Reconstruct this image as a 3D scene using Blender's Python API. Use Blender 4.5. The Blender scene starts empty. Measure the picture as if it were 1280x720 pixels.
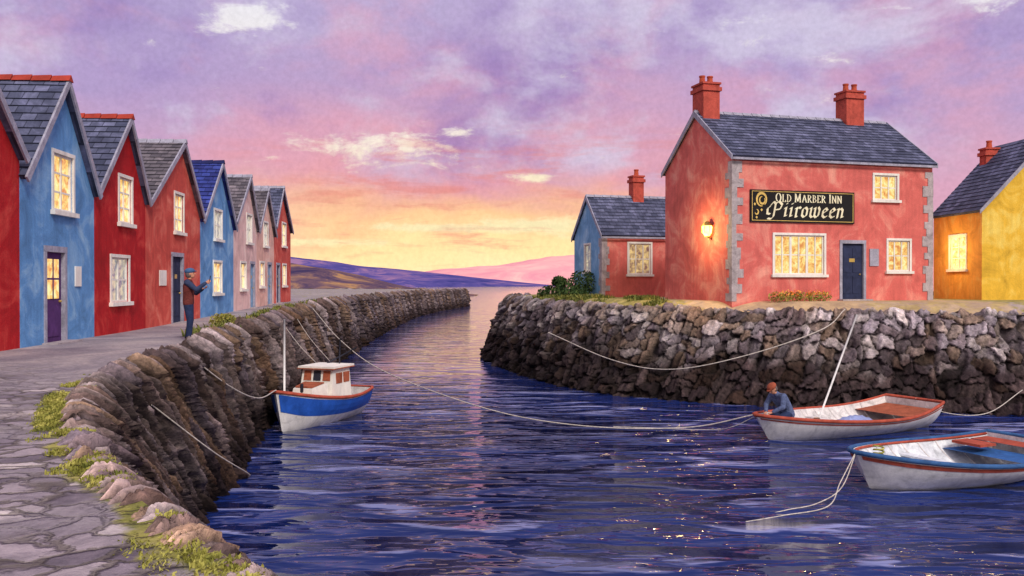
import bpy, math, random, bmesh
import numpy as np
from mathutils import Vector, Matrix
random.seed(7); rng=np.random.RandomState(11)
scene=bpy.context.scene
scene.view_settings.view_transform='Standard'
scene.view_settings.look='None'
scene.view_settings.exposure=0
def S(r,g,b):
    f=lambda c:(c/255/12.92) if c/255<=.04045 else ((c/255+.055)/1.055)**2.4
    return (f(r),f(g),f(b),1)
# ---------------------------------------------------------------- node helpers
class NT:
    def __init__(s,nt): s.nt=nt; s.n=nt.nodes; s.l=nt.links
    def put(s,inp,v):
        if isinstance(v,bpy.types.NodeSocket): s.l.new(v,inp)
        elif v is not None: inp.default_value=v
    def math(s,op,a,b=None,c=None,clamp=False):
        n=s.n.new('ShaderNodeMath'); n.operation=op; n.use_clamp=clamp
        s.put(n.inputs[0],a)
        if b is not None: s.put(n.inputs[1],b)
        if c is not None: s.put(n.inputs[2],c)
        return n.outputs[0]
    def noise(s,vec,scale,detail=4,rough=.5,dist=0.,out=0):
        n=s.n.new('ShaderNodeTexNoise'); s.put(n.inputs['Vector'],vec)
        n.inputs['Scale'].default_value=scale; n.inputs['Detail'].default_value=detail
        n.inputs['Roughness'].default_value=rough; n.inputs['Distortion'].default_value=dist
        return n.outputs[out]
    def ramp(s,fac,stops,interp='LINEAR'):
        n=s.n.new('ShaderNodeValToRGB'); s.put(n.inputs[0],fac); cr=n.color_ramp; cr.interpolation=interp
        while len(cr.elements)>len(stops): cr.elements.remove(cr.elements[-1])
        while len(cr.elements)<len(stops): cr.elements.new(1)
        for e,(p,c) in zip(cr.elements,stops):
            e.position=p; e.color=c if len(c)==4 else (*c,1)
        return n.outputs[0]
    def mix(s,f,a,b,mode='MIX'):
        n=s.n.new('ShaderNodeMix'); n.data_type='RGBA'; n.blend_type=mode
        s.put(n.inputs[0],f); s.put(n.inputs[6],a); s.put(n.inputs[7],b); return n.outputs[2]
    def sstep(s,v,a,b,lo=0,hi=1):
        n=s.n.new('ShaderNodeMapRange'); n.interpolation_type='SMOOTHSTEP'
        s.put(n.inputs[0],v); n.inputs[1].default_value=a; n.inputs[2].default_value=b
        n.inputs[3].default_value=lo; n.inputs[4].default_value=hi; return n.outputs[0]
    def mapping(s,vec,sc=(1,1,1),loc=(0,0,0),rot=(0,0,0)):
        n=s.n.new('ShaderNodeMapping'); s.put(n.inputs[0],vec)
        n.inputs['Scale'].default_value=sc; n.inputs['Location'].default_value=loc; n.inputs['Rotation'].default_value=rot
        return n.outputs[0]
    def coord(s,o='Object'): return s.n.new('ShaderNodeTexCoord').outputs[o]
    def bump(s,h,strength,dist=.05,normal=None):
        n=s.n.new('ShaderNodeBump'); s.put(n.inputs['Height'],h); s.put(n.inputs['Strength'],strength)
        n.inputs['Distance'].default_value=dist
        if normal is not None: s.put(n.inputs['Normal'],normal)
        return n.outputs[0]
def newmat(name):
    m=bpy.data.materials.new(name); m.use_nodes=True; t=NT(m.node_tree)
    p=m.node_tree.nodes['Principled BSDF']; return m,t,p
def scl(c,k): return (min(1,c[0]*k),min(1,c[1]*k),min(1,c[2]*k),1)
def wash(name,c,rough=.85,scale=1.0,lo=.68,hi=1.25,bump=.35,c2=None,grain=.25,gs=22):
    m,t,p=newmat(name)
    g=t.n.new('ShaderNodeNewGeometry').outputs['Position']
    n=t.noise(g,scale,6,.62,.9)
    col=t.ramp(n,[(.3,scl(c,lo)),(.5,c),(.68,c2 if c2 else scl(c,hi))])
    n2=t.noise(g,gs,3,.7)
    col=t.mix(grain,col,t.ramp(n2,[(.3,(.35,.35,.4)),(.7,(1,1,1))]),'MULTIPLY')
    n3=t.noise(t.mapping(g,(6,6,.7)),1.2,3,.5)
    col=t.mix(.28,col,t.ramp(n3,[(.35,(.6,.6,.65)),(.6,(1,1,1))]),'MULTIPLY')
    t.put(p.inputs['Base Color'],col); p.inputs['Roughness'].default_value=rough
    p.inputs['Specular IOR Level'].default_value=.2
    h=t.math('ADD',n2,t.math('MULTIPLY',n,1.5))
    t.put(p.inputs['Normal'],t.bump(h,bump,.03)); return m
def emis(name,ca,cb,strength,scale=3,mid=None):
    m,t,p=newmat(name); g=t.n.new('ShaderNodeNewGeometry').outputs['Position']
    n=t.noise(g,scale,3,.6,.6)
    col=t.ramp(n,[(.34,ca),(.5,mid or tuple((a+b)/2 for a,b in zip(ca,cb))),(.64,cb)])
    t.put(p.inputs['Emission Color'],col); p.inputs['Emission Strength'].default_value=strength
    p.inputs['Base Color'].default_value=(.05,.03,.02,1); p.inputs['Roughness'].default_value=.15
    return m
def slate(name,c,c2):
    m,t,p=newmat(name); uv=t.coord('UV')
    b=t.n.new('ShaderNodeTexBrick'); t.put(b.inputs['Vector'],uv)
    b.inputs['Color1'].default_value=scl(c,.8); b.inputs['Color2'].default_value=scl(c2,1.1); b.inputs['Mortar'].default_value=scl(c,.45)
    b.inputs['Scale'].default_value=1; b.inputs['Brick Width'].default_value=.34; b.inputs['Row Height'].default_value=.26
    b.inputs['Mortar Size'].default_value=.012; b.inputs['Bias'].default_value=0
    g=t.n.new('ShaderNodeNewGeometry').outputs['Position']
    n=t.noise(g,1.3,6,.65,1.0)
    col=t.mix(.85,b.outputs[0],t.ramp(n,[(.3,(.35,.35,.44)),(.52,(.85,.85,.9)),(.72,(1.9,1.8,1.9))]),'MULTIPLY')
    n2=t.noise(g,18,3,.7)
    col=t.mix(.35,col,t.ramp(n2,[(.3,(.4,.4,.45)),(.7,(1.1,1.1,1.1))]),'MULTIPLY')
    t.put(p.inputs['Base Color'],col); p.inputs['Roughness'].default_value=.7
    p.inputs['Specular IOR Level'].default_value=.25
    t.put(p.inputs['Normal'],t.bump(n2,.4,.02)); return m
# ---------------------------------------------------------------- materials
M={}
M['blue']=wash('blue_render',S(104,158,214),c2=S(154,196,230))
M['blue2']=wash('pale_blue_render',S(124,174,218),c2=S(164,202,232))
M['dred']=wash('deep_red_render',S(186,32,38),c2=S(214,74,66))
M['brick']=wash('brick_red_render',S(212,88,76),c2=S(232,132,112))
M['pink']=wash('pink_render',S(240,202,196),c2=S(248,224,214))
M['peach']=wash('peach_render',S(240,192,176),c2=S(248,218,202))
M['inn']=wash('coral_render',S(222,112,104),scale=.8,lo=.72,c2=S(240,160,142))
M['yellow']=wash('yellow_render',S(238,190,66),c2=S(248,218,112))
M['orange']=wash('glow_tinted_render',S(246,176,80),c2=S(252,210,116))  # side wall: orange glow around the window put into the wall colour
M['slate']=slate('dark_slate',S(74,80,106),S(104,108,134))
M['slateb']=slate('brown_slate',S(100,94,102),S(126,118,122))
M['slateblue']=slate('blue_slate',S(42,52,130),S(62,78,160))
M['ridge']=wash('ridge_tile_red',S(168,62,48))
M['trim']=wash('trim_grey',S(168,166,182),lo=.7,grain=.45,scale=2.5)
M['white']=wash('white_paint',S(236,232,224),lo=.85,hi=1.1,grain=.15,bump=.15)
M['stone']=wash('pale_stone',S(182,170,172),scale=3,lo=.6,grain=.45)
M['chim']=wash('chimney_brick',S(190,84,70),scale=3)
M['pot']=wash('clay_pot',S(196,90,64))
M['navy']=wash('navy_door_paint',S(46,52,80),scale=3,grain=.1,bump=.1)
M['purple']=wash('purple_door_paint',S(86,52,108),scale=3,grain=.1,bump=.1)
M['ltblue']=wash('light_blue_door_paint',S(130,170,205))
M['black']=wash('sign_black',S(34,32,34),lo=.8,grain=.1,bump=.1)
M['gold']=wash('gold_paint',S(232,196,112),grain=.1)
M['cream']=wash('cream_letter',S(246,236,200),grain=.05)
M['brass']=wash('brass',S(180,150,80),rough=.3)
M['glow']=emis('lit_window_glass',S(214,130,58),S(255,242,170),1.0,4.5,S(250,206,112))
M['glowhot']=emis('bright_window_glass',S(250,180,80),S(255,248,190),1.3,4.5,S(255,226,130))
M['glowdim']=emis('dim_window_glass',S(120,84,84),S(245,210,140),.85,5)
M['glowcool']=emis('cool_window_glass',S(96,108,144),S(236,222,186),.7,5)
M['lampglow']=emis('lamp_glass',S(255,186,80),S(255,204,104),7)
M['hullw']=wash('white_hull_paint',S(238,234,232),lo=.7,hi=1.08,scale=2.5,grain=.22,bump=.15,rough=.5)
M['hullb']=wash('blue_hull_paint',S(44,94,190),lo=.7,scale=2.5,grain=.2,bump=.1,rough=.45)
M['rimred']=wash('rust_red_rim',S(176,82,64),scale=4)
M['rimblue']=wash('slate_blue_rim',S(58,96,146),scale=4)
M['inner']=wash('boat_inside_paint',S(226,220,218),lo=.6,scale=3,grain=.3)
M['innerb']=wash('boat_inside_pale_blue',S(226,230,236),lo=.6,scale=3,grain=.3)
M['wood']=wash('brown_wood',S(168,92,66),scale=4,lo=.6,grain=.35)
M['woodl']=wash('light_wood',S(190,162,136),scale=4)
M['tarp']=wash('blue_cloth',S(52,100,164),scale=5)
M['tarpl']=wash('lavender_cloth',S(146,158,204),scale=5)
M['rope']=wash('rope_fibre',S(206,196,186),scale=8,grain=.2)
M['skin']=wash('skin',S(206,146,118),scale=8,lo=.85,grain=.1,bump=.05)
M['jacket']=wash('brown_red_jacket',S(112,54,50),scale=9,lo=.6,grain=.2)
M['sleeve']=wash('dark_blue_sleeve',S(56,66,96),scale=9)
M['trouser']=wash('navy_trousers',S(42,54,88),scale=9)
M['cap']=wash('blue_cap',S(70,104,146),scale=9)
M['capred']=wash('brown_cap',S(158,82,60),scale=9)
M['greycloth']=wash('slate_blue_coat',S(92,104,140),scale=9,lo=.5)
M['hair']=wash('grey_hair',S(110,98,96),scale=20)
M['shoe']=wash('black_shoe',S(40,34,36))
M['dark']=wash('dark_gear',S(50,50,62))
M['eye']=wash('eye_dark',S(30,26,26))
def leafmat(name,a,b,c):
    m,t,p=newmat(name); g=t.n.new('ShaderNodeNewGeometry').outputs['Position']
    col=t.ramp(t.noise(g,3,4,.7,.5),[(.32,a),(.5,b),(.68,c)])
    t.put(p.inputs['Base Color'],col); p.inputs['Roughness'].default_value=.8; p.inputs['Specular IOR Level'].default_value=.1; return m
M['moss']=leafmat('moss_green',S(84,92,44),S(142,140,66),S(196,188,106))
M['grass']=leafmat('grass_green',S(72,86,48),S(112,118,60),S(170,154,86))
M['bush']=leafmat('bush_green',S(34,52,34),S(58,80,46),S(100,118,62))
M['flower']=leafmat('flower_petals',S(226,70,50),S(244,150,60),S(248,214,110))
# ---------------------------------------------------------------- mesh helpers
def mk(name,verts,faces,mats,parent=None,loc=(0,0,0),rot=(0,0,0),mi=None,uvs=None,smooth=False):
    me=bpy.data.meshes.new(name); me.from_pydata([tuple(v) for v in verts],[],faces)
    for m in (mats if isinstance(mats,(list,tuple)) else [mats]): me.materials.append(m)
    if mi is not None: me.polygons.foreach_set('material_index',mi)
    if uvs is not None:
        ul=me.uv_layers.new(name='UVMap')
        for f,u in zip(me.polygons,uvs):
            for j,li in enumerate(f.loop_indices): ul.data[li].uv=u[j]
    if smooth: me.polygons.foreach_set('use_smooth',[True]*len(me.polygons))
    me.update()
    o=bpy.data.objects.new(name,me); scene.collection.objects.link(o)
    o.location=loc; o.rotation_euler=rot
    if parent: o.parent=parent
    return o
def thing(name,label,cat,loc=(0,0,0),rz=0,group=None):
    o=bpy.data.objects.new(name,None); scene.collection.objects.link(o); o.empty_display_size=.3
    o.location=loc; o.rotation_euler=(0,0,rz); o['label']=label; o['category']=cat
    if group: o['group']=group
    return o
def tag(o,label,cat,group=None):
    o['label']=label; o['category']=cat
    if group: o['group']=group
    return o
class B:
    def __init__(s): s.v=[]; s.f=[]; s.m=[]
    def add(s,v,f,m=0):
        o=len(s.v); s.v+= [tuple(x) for x in v]; s.f+=[tuple(i+o for i in q) for q in f]; s.m+=[m]*len(f)
    def box(s,x0,x1,y0,y1,z0,z1,m=0):
        v=[(x0,y0,z0),(x1,y0,z0),(x1,y1,z0),(x0,y1,z0),(x0,y0,z1),(x1,y0,z1),(x1,y1,z1),(x0,y1,z1)]
        s.add(v,[(0,3,2,1),(4,5,6,7),(0,1,5,4),(1,2,6,5),(2,3,7,6),(3,0,4,7)],m)
    def capsule(s,p,q,r1,r2,seg=12,m=0,cap=4,sx=1):
        p=Vector(p);q=Vector(q);a=(q-p);L=a.length
        a=a.normalized() if L>1e-6 else Vector((0,0,1))
        up=Vector((0,0,1)) if abs(a.z)<.9 else Vector((1,0,0))
        e1=a.cross(up).normalized(); e2=a.cross(e1)
        prof=[]
        for i in range(cap+1):
            t=-math.pi/2+math.pi/2*i/cap; prof.append((p+a*(r1*math.sin(t)),max(1e-4,r1*math.cos(t))))
        for i in range(cap+1):
            t=math.pi/2*i/cap; prof.append((q+a*(r2*math.sin(t)),max(1e-4,r2*math.cos(t))))
        v=[];f=[]
        for c,r in prof:
            for j in range(seg):
                t=2*math.pi*j/seg; v.append(c+e1*(r*math.cos(t))+e2*(r*math.sin(t)))
        for i in range(len(prof)-1):
            for j in range(seg):
                k=(j+1)%seg; f.append((i*seg+j,i*seg+k,(i+1)*seg+k,(i+1)*seg+j))
        f.append(tuple(range(seg))); f.append(tuple((len(prof)-1)*seg+j for j in reversed(range(seg))))
        s.add(v,f,m)
    def ell(s,c,r,m=0,seg=16,rings=10,rot=None):
        v=[];f=[]
        for i in range(rings+1):
            t=math.pi*i/rings
            for j in range(seg):
                a=2*math.pi*j/seg; st=max(math.sin(t),1e-3)
                d=Vector((r[0]*st*math.cos(a),r[1]*st*math.sin(a),r[2]*math.cos(t)))
                if rot: d=rot@d
                v.append(Vector(c)+d)
        for i in range(rings):
            for j in range(seg):
                k=(j+1)%seg; f.append((i*seg+j,(i+1)*seg+j,(i+1)*seg+k,i*seg+k))
        f.append(tuple(range(seg))); f.append(tuple(rings*seg+j for j in reversed(range(seg))))
        s.add(v,f,m)
    def obj(s,name,mats,parent=None,loc=(0,0,0),rot=(0,0,0),smooth=False):
        return mk(name,s.v,s.f,mats,parent,loc,rot,mi=s.m,smooth=smooth)
def catmull(pts,n):
    P=np.array(pts,float); P=np.vstack([2*P[0]-P[1],P,2*P[-1]-P[-2]]); out=[]
    for i in range(1,len(P)-2):
        for k in range(n):
            t=k/n; a,b,c,d=P[i-1],P[i],P[i+1],P[i+2]
            out.append(.5*((2*b)+(-a+c)*t+(2*a-5*b+4*c-d)*t*t+(-a+3*b-3*c+d)*t**3))
    out.append(P[-2]); return np.array(out)
def tube(name,pts,r,mat,parent=None,n=10,seg=6,smoothcurve=True):
    P=catmull(pts,n) if smoothcurve else np.array(pts,float)
    v=[];f=[]
    for i,p in enumerate(P):
        a=P[min(i+1,len(P)-1)]-P[max(i-1,0)]; a=Vector(a).normalized()
        up=Vector((0,0,1)) if abs(a.z)<.95 else Vector((1,0,0))
        e1=a.cross(up).normalized(); e2=a.cross(e1)
        for j in range(seg):
            t=2*math.pi*j/seg; v.append(Vector(p)+e1*(r*math.cos(t))+e2*(r*math.sin(t)))
    for i in range(len(P)-1):
        for j in range(seg):
            k=(j+1)%seg; f.append((i*seg+j,i*seg+k,(i+1)*seg+k,(i+1)*seg+j))
    f.append(tuple(range(seg))); f.append(tuple((len(P)-1)*seg+j for j in reversed(range(seg))))
    return mk(name,v,f,mat,parent,smooth=True)
def apply_mods(o):
    dg=bpy.context.evaluated_depsgraph_get(); dg.update()
    me=bpy.data.meshes.new_from_object(o.evaluated_get(dg)); o.modifiers.clear(); o.data=me
def cut(o,boxes):
    b=B()
    for q in boxes: b.box(*q)
    c=b.obj('cutter',[]); c.parent=o.parent
    md=o.modifiers.new('b','BOOLEAN'); md.operation='DIFFERENCE'; md.object=c; md.solver='EXACT'
    apply_mods(o); bpy.data.objects.remove(c)
# ---------------------------------------------------------------- world sky
w=bpy.data.worlds.new('World'); scene.world=w; w.use_nodes=True; t=NT(w.node_tree)
bg=w.node_tree.nodes['Background']; d=t.coord('Generated')
sp=t.n.new('ShaderNodeSeparateXYZ'); t.put(sp.inputs[0],d); X,Y,Z=sp.outputs
warp=t.noise(t.mapping(d,(2.2,2.2,6)),1.6,5,.55,.6)
e=t.math('ADD',Z,t.math('MULTIPLY',t.math('SUBTRACT',warp,.5),.17))
side=t.ramp(e,[(0,S(238,178,182)),(.05,S(232,170,188)),(.13,S(208,168,200)),(.22,S(182,160,206)),(.34,S(188,176,216)),(.6,S(214,208,234)),(1,S(228,224,238))])
cen=t.ramp(e,[(0,(1.28,.92,.5,1)),(.035,(1.25,.86,.42,1)),(.065,(1.08,.66,.34,1)),(.088,S(252,190,156)),(.12,S(242,168,170)),(.17,S(228,168,188)),(.24,S(194,166,206)),(.34,S(188,176,216)),(.6,S(214,208,234)),(1,S(228,224,238))])
gx=t.math('DIVIDE',t.math('ADD',X,.03),.34); gz=t.math('DIVIDE',Z,.42)
gd=t.math('SQRT',t.math('ADD',t.math('MULTIPLY',gx,gx),t.math('MULTIPLY',gz,gz)))
gy=t.sstep(Y,0,.3)
gm=t.math('MULTIPLY',t.math('SUBTRACT',1,t.sstep(gd,.45,1.15)),gy)
col=t.mix(gm,side,cen)
pc=t.noise(t.mapping(d,(1.7,1.7,2.6),(3,1,0)),2.7,5,.58,.25)
pm=t.math('MULTIPLY',t.sstep(pc,.44,.64),t.sstep(e,.07,.18))
col=t.mix(t.math('MULTIPLY',pm,.7),col,S(150,124,188))
pc3=t.noise(t.mapping(d,(1.7,1.7,3.2),(1,8,5)),3.4,5,.58,.25)
col=t.mix(t.math('MULTIPLY',t.sstep(pc3,.47,.66),t.math('MULTIPLY',t.sstep(e,.05,.12),.5)),col,S(230,168,190))
pc2=t.noise(t.mapping(d,(1.7,1.7,2.8),(7,2,3)),3.4,5,.6,.25)
col=t.mix(t.math('MULTIPLY',t.math('MULTIPLY',t.sstep(pc2,.47,.66),t.sstep(e,.08,.18)),.75),col,S(216,208,232))
cn=t.noise(t.mapping(d,(4,4,10),(1.3,0,.4)),3.6,6,.66,.3)
def blob(cx,cz,rx,rz):
    a=t.math('DIVIDE',t.math('SUBTRACT',X,cx),rx); b=t.math('DIVIDE',t.math('SUBTRACT',Z,cz),rz)
    r=t.math('ADD',t.math('MULTIPLY',a,a),t.math('MULTIPLY',b,b))
    return t.math('MULTIPLY',t.math('POWER',2.718,t.math('MULTIPLY',r,-1)),gy)
bl=None
for q in [(-.13,.15,.08,.024),(-.055,.168,.035,.009),(.035,.066,.08,.012),(-.28,.275,.05,.02),(.03,.118,.025,.006),(-.1,.062,.12,.006),(.48,.29,.12,.03),(-.2,.045,.1,.006)]:
    o_=blob(*q); bl=o_ if bl is None else t.math('MAXIMUM',bl,o_)
cm=t.sstep(t.math('ADD',cn,t.math('MULTIPLY',bl,.32)),.62,.82)
col=t.mix(t.math('MULTIPLY',cm,.95),col,t.ramp(Z,[(0,S(255,244,180)),(.09,S(255,238,192)),(.16,S(254,242,226)),(.3,S(238,236,244))]))
sn=t.noise(t.mapping(d,(3,3,20),(5,3,1)),3.0,5,.6,.3)
sm=t.math('MULTIPLY',t.sstep(sn,.5,.7),t.math('MULTIPLY',gm,t.math('SUBTRACT',1,t.sstep(Z,.12,.2))))
col=t.mix(t.math('MULTIPLY',sm,.6),col,S(232,138,128))
gr=t.noise(d,200,2,.6)
col=t.mix(.5,col,t.ramp(gr,[(.3,(.86,.86,.86)),(.7,(1.08,1.08,1.08))]),'MULTIPLY')
back=t.sstep(t.math('MULTIPLY',Y,-1),-.1,.6)
col=t.mix(back,col,S(244,232,232)); t.put(bg.inputs[0],col); bg.inputs[1].default_value=1.0
# ---------------------------------------------------------------- sun
sd=bpy.data.lights.new('sun','SUN'); sd.energy=2.5; sd.angle=math.radians(14); sd.color=(1,.93,.84)
so=bpy.data.objects.new('sun',sd); scene.collection.objects.link(so)
so.rotation_euler=Vector((.36,-.68,.62)).to_track_quat('Z','Y').to_euler()
# ---------------------------------------------------------------- camera
cd=bpy.data.cameras.new('camera'); cam=bpy.data.objects.new('camera',cd); scene.collection.objects.link(cam)
cd.lens=1100/1280*36; cd.sensor_width=36; cam.location=(0,0,4.3); cam.rotation_euler=(math.radians(90-.34),0,0)
cd.clip_end=20000; scene.camera=cam
# ---------------------------------------------------------------- water
m,t,p=newmat('harbour_water'); g=t.n.new('ShaderNodeNewGeometry').outputs['Position']
sx_=t.n.new('ShaderNodeSeparateXYZ'); t.put(sx_.inputs[0],g)
n1=t.noise(t.mapping(g,(.42,1.05,1),rot=(0,0,.12)),.95,1.3,.4,.8)
n2=t.noise(t.mapping(g,(.8,2.0,1),(3,5,0)),2.2,1.2,.5,.5)
n3=t.noise(t.mapping(g,(.25,.4,1),(3,5,0)),.5,3,.5,.4)
h=t.math('ADD',t.math('MULTIPLY',n1,1.0),t.math('MULTIPLY',n2,.15))
nb=t.bump(h,t.sstep(sx_.outputs[1],18,44,.95,.065),.85)
crest_glint=t.sstep(t.math('ADD',h,t.math('MULTIPLY',t.noise(t.mapping(g,(.8,3.4,1)),2.0,3,.6,.3),.3)),.82,.9)
crest_glint=t.math('MULTIPLY',crest_glint,t.sstep(n3,.36,.58,.15,.6))
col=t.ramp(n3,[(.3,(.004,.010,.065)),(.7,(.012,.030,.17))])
col=t.mix(crest_glint,col,(.34,.36,.66,1))  # foam-like crest flecks, sky glints painted into the base colour
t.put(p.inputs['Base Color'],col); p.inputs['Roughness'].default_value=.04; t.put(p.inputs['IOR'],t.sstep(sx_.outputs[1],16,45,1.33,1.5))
t.put(p.inputs['Normal'],nb)
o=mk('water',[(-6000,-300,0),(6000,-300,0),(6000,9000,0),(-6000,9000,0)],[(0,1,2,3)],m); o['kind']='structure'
# ---------------------------------------------------------------- stone walls
def hsh(a,b,s):
    x=np.sin(a*127.1+b*311.7+s*74.7)*43758.5453; return x-np.floor(x)
def vor(u,v,seed):
    iu=np.floor(u); iv=np.floor(v); F1=np.full(u.shape,9.); F2=np.full(u.shape,9.); ida=np.zeros(u.shape); idb=np.zeros(u.shape)
    cx=np.zeros(u.shape); cy=np.zeros(u.shape)
    for a in (-1,0,1):
        for b in (-1,0,1):
            ca=iu+a; cb=iv+b
            px=ca+.5+.95*(hsh(ca,cb,seed)-.5); py=cb+.5+.95*(hsh(ca,cb,seed+5)-.5)
            dd=np.sqrt((u-px)**2+(v-py)**2); n=dd<F1
            F2=np.where(n,F1,np.minimum(F2,dd)); F1=np.where(n,dd,F1); ida=np.where(n,ca,ida); idb=np.where(n,cb,idb)
            cx=np.where(n,u-px,cx); cy=np.where(n,v-py,cy)
    return F1,F2,ida,idb,cx,cy
def vnoise(u,v,seed):
    iu=np.floor(u);iv=np.floor(v);fu=u-iu;fv=v-iv;fu=fu*fu*(3-2*fu);fv=fv*fv*(3-2*fv)
    return (hsh(iu,iv,seed)*(1-fu)+hsh(iu+1,iv,seed)*fu)*(1-fv)+(hsh(iu,iv+1,seed)*(1-fu)+hsh(iu+1,iv+1,seed)*fu)*fv
def fbm(u,v,seed): return sum(vnoise(u*2**k,v*2**k,seed+k)*.5**k for k in range(4))/1.875
def stonewall(name,top,base,stepf,nq,cuf,cq,slant,amp,pal,seed,cap,mat,edgew,strata,wetz,warp=(1.1,1.2),tint=None,wetc=(.26,.21,.20),tilt=1.8):
    T=catmull(top,30); Bz=catmull(base,30)
    seg=np.linalg.norm(np.diff(T[:,:2],axis=0),axis=1); sl=np.concatenate([[0],np.cumsum(seg)])
    ss=[0.]
    while ss[-1]<sl[-1]:
        k=np.searchsorted(sl,ss[-1]); k=min(k,len(T)-1); ss.append(ss[-1]+stepf(T[k]))
    ss=np.array(ss[:-1]); ip=lambda A,i:np.interp(ss,sl,A[:,i])
    tx,ty,tz=ip(T,0),ip(T,1),ip(T,2); bx,by=ip(Bz,0),ip(Bz,1)
    dx=np.gradient(tx,ss); dy=np.gradient(ty,ss)
    k=np.ones(9)/9; pad=lambda a:np.convolve(np.pad(a,4,'edge'),k,'valid')
    dx=pad(dx);dy=pad(dy); ln=np.hypot(dx,dy)+1e-9; nx,ny=dy/ln,-dx/ln
    cu=cuf(ty); us=np.concatenate([[0],np.cumsum(np.diff(ss)/cu[1:])])
    sc=(cu/cu.max())[:,None]
    ncap=max(8,int(nq*.14)); q=np.concatenate([np.linspace(-cap,0,ncap,endpoint=False),np.linspace(0,1,nq)])
    Sg,Q=np.meshgrid(ss,q,indexing='ij'); U0=np.repeat(us[:,None],len(q),1); H=(tz+.6)[:,None]
    down=np.clip(Q,0,1); qm=np.where(Q<0,Q,Q*H)
    px=tx[:,None]+(bx-tx)[:,None]*down+nx[:,None]*np.minimum(Q,0); py=ty[:,None]+(by-ty)[:,None]*down+ny[:,None]*np.minimum(Q,0)
    pz=tz[:,None]-down*H
    wu=fbm(U0*.8,qm*1.3,seed+30)-.5; wv=fbm(U0*.8+9,qm*1.3,seed+40)-.5
    wu2=fbm(U0*3,qm*4,seed+31)-.5; wv2=fbm(U0*3+9,qm*4,seed+41)-.5
    u=U0+slant*qm/cu[:,None]+wu*warp[0]+wu2*.3; v=qm/(cq*(.5+.5*sc))+wv*warp[1]+wv2*.3
    F1,F2,ia,ib,cx,cy=vor(u,v,seed); E=F2-F1
    st=np.clip(E/edgew,0,1); st=st*(2-st)
    r1=hsh(ia,ib,seed+11); r2=hsh(ia,ib,seed+12); r3=hsh(ia,ib,seed+13); r4=hsh(ia,ib,seed+14)
    rough=(fbm(U0*3.2,qm*7,seed+20)-.5)
    rid=1-abs(2*fbm(U0*1.5+slant*qm/cu[:,None]*1.5+wu*.8,qm*.3,seed+22)-1)
    rid2=fbm(U0*5+slant*qm/cu[:,None]*5,qm*.7,seed+23)-.5
    D=amp*sc*(st*(.25+.95*r1)+(r2-.5)*cx*tilt*st+(r3-.5)*cy*1.3*st+.35*rough+strata*((rid-.75)*2.2+.6*rid2))
    Hq=Q*H; wo=np.clip((Hq+.06)/.16,0,1)
    Dup=np.clip(D,-.05,1)*.55*np.clip((cap+np.minimum(Q,0))/cap*2,0,1)
    px+=nx[:,None]*D*wo; py+=ny[:,None]*D*wo; pz+=Dup*(1-wo)
    n,mq=px.shape
    verts=np.stack([px,py,pz],-1).reshape(-1,3)
    idx=np.arange(n*mq).reshape(n,mq); f=np.stack([idx[:-1,:-1],idx[:-1,1:],idx[1:,1:],idx[1:,:-1]],-1).reshape(-1,4)
    me=bpy.data.meshes.new(name); me.vertices.add(len(verts)); me.vertices.foreach_set('co',verts.ravel())
    me.loops.add(f.size); me.loops.foreach_set('vertex_index',f.ravel().astype(np.int32))
    me.polygons.add(len(f)); me.polygons.foreach_set('loop_start',np.arange(0,f.size,4,dtype=np.int32))
    try: me.polygons.foreach_set('loop_total',np.full(len(f),4,dtype=np.int32))
    except Exception: pass
    me.update(calc_edges=True)
    pal=np.array([c[:3] for c in pal]); ci=(r4*len(pal)).astype(int).clip(0,len(pal)-1)
    c=pal[ci]*(.6+.75*r1)[...,None]
    streak=np.clip(.5+1.5*(rid-.55)+1.1*rid2,.2,1.4)[...,None]; k=min(1,strata); c=c*(1-k)+c*streak*k
    mort_shade=np.array(S(44,38,40)[:3]); c=c*st[...,None]+mort_shade*(1-st)[...,None]  # dark gaps: mortar colour with crevice shade painted in
    wet=np.clip((wetz+1.5*(fbm(U0*.5,qm*.5,seed+50)-.5)-pz)/1.3,0,1)[...,None]
    c=c*(1-wet)+c*np.array(wetc)*wet
    brown=np.clip((fbm(U0*.35,qm*.6,seed+61)-.5)*4,0,1)[...,None]*.6*(1-wet)
    c=c*(1-brown)+c*np.array([.78,.62,.5])*brown
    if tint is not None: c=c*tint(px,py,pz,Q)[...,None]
    ca=np.ones((n*mq,4),np.float32); ca[:,:3]=c.reshape(-1,3).clip(0,1)
    at=me.color_attributes.new('stone_tint','FLOAT_COLOR','POINT'); at.data.foreach_set('color',ca.ravel())
    me.materials.append(mat); o=bpy.data.objects.new(name,me); scene.collection.objects.link(o)
    return o,T
m,t,p=newmat('quay_stone'); g=t.n.new('ShaderNodeNewGeometry').outputs['Position']
at=t.n.new('ShaderNodeAttribute'); at.attribute_name='stone_tint'
na=t.noise(g,9,5,.7,.4); nb_=t.noise(g,2.2,5,.6,1)
col=t.mix(.85,at.outputs['Color'],t.ramp(na,[(.3,(.35,.33,.35)),(.5,(.9,.9,.9)),(.7,(1.7,1.6,1.55))]),'MULTIPLY')
col=t.mix(.6,col,t.ramp(nb_,[(.35,(.5,.45,.42)),(.65,(1.3,1.26,1.34))]),'MULTIPLY')
t.put(p.inputs['Base Color'],col); p.inputs['Roughness'].default_value=.85; p.inputs['Specular IOR Level'].default_value=.2
t.put(p.inputs['Normal'],t.bump(na,.9,.07)); mstone=m
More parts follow.
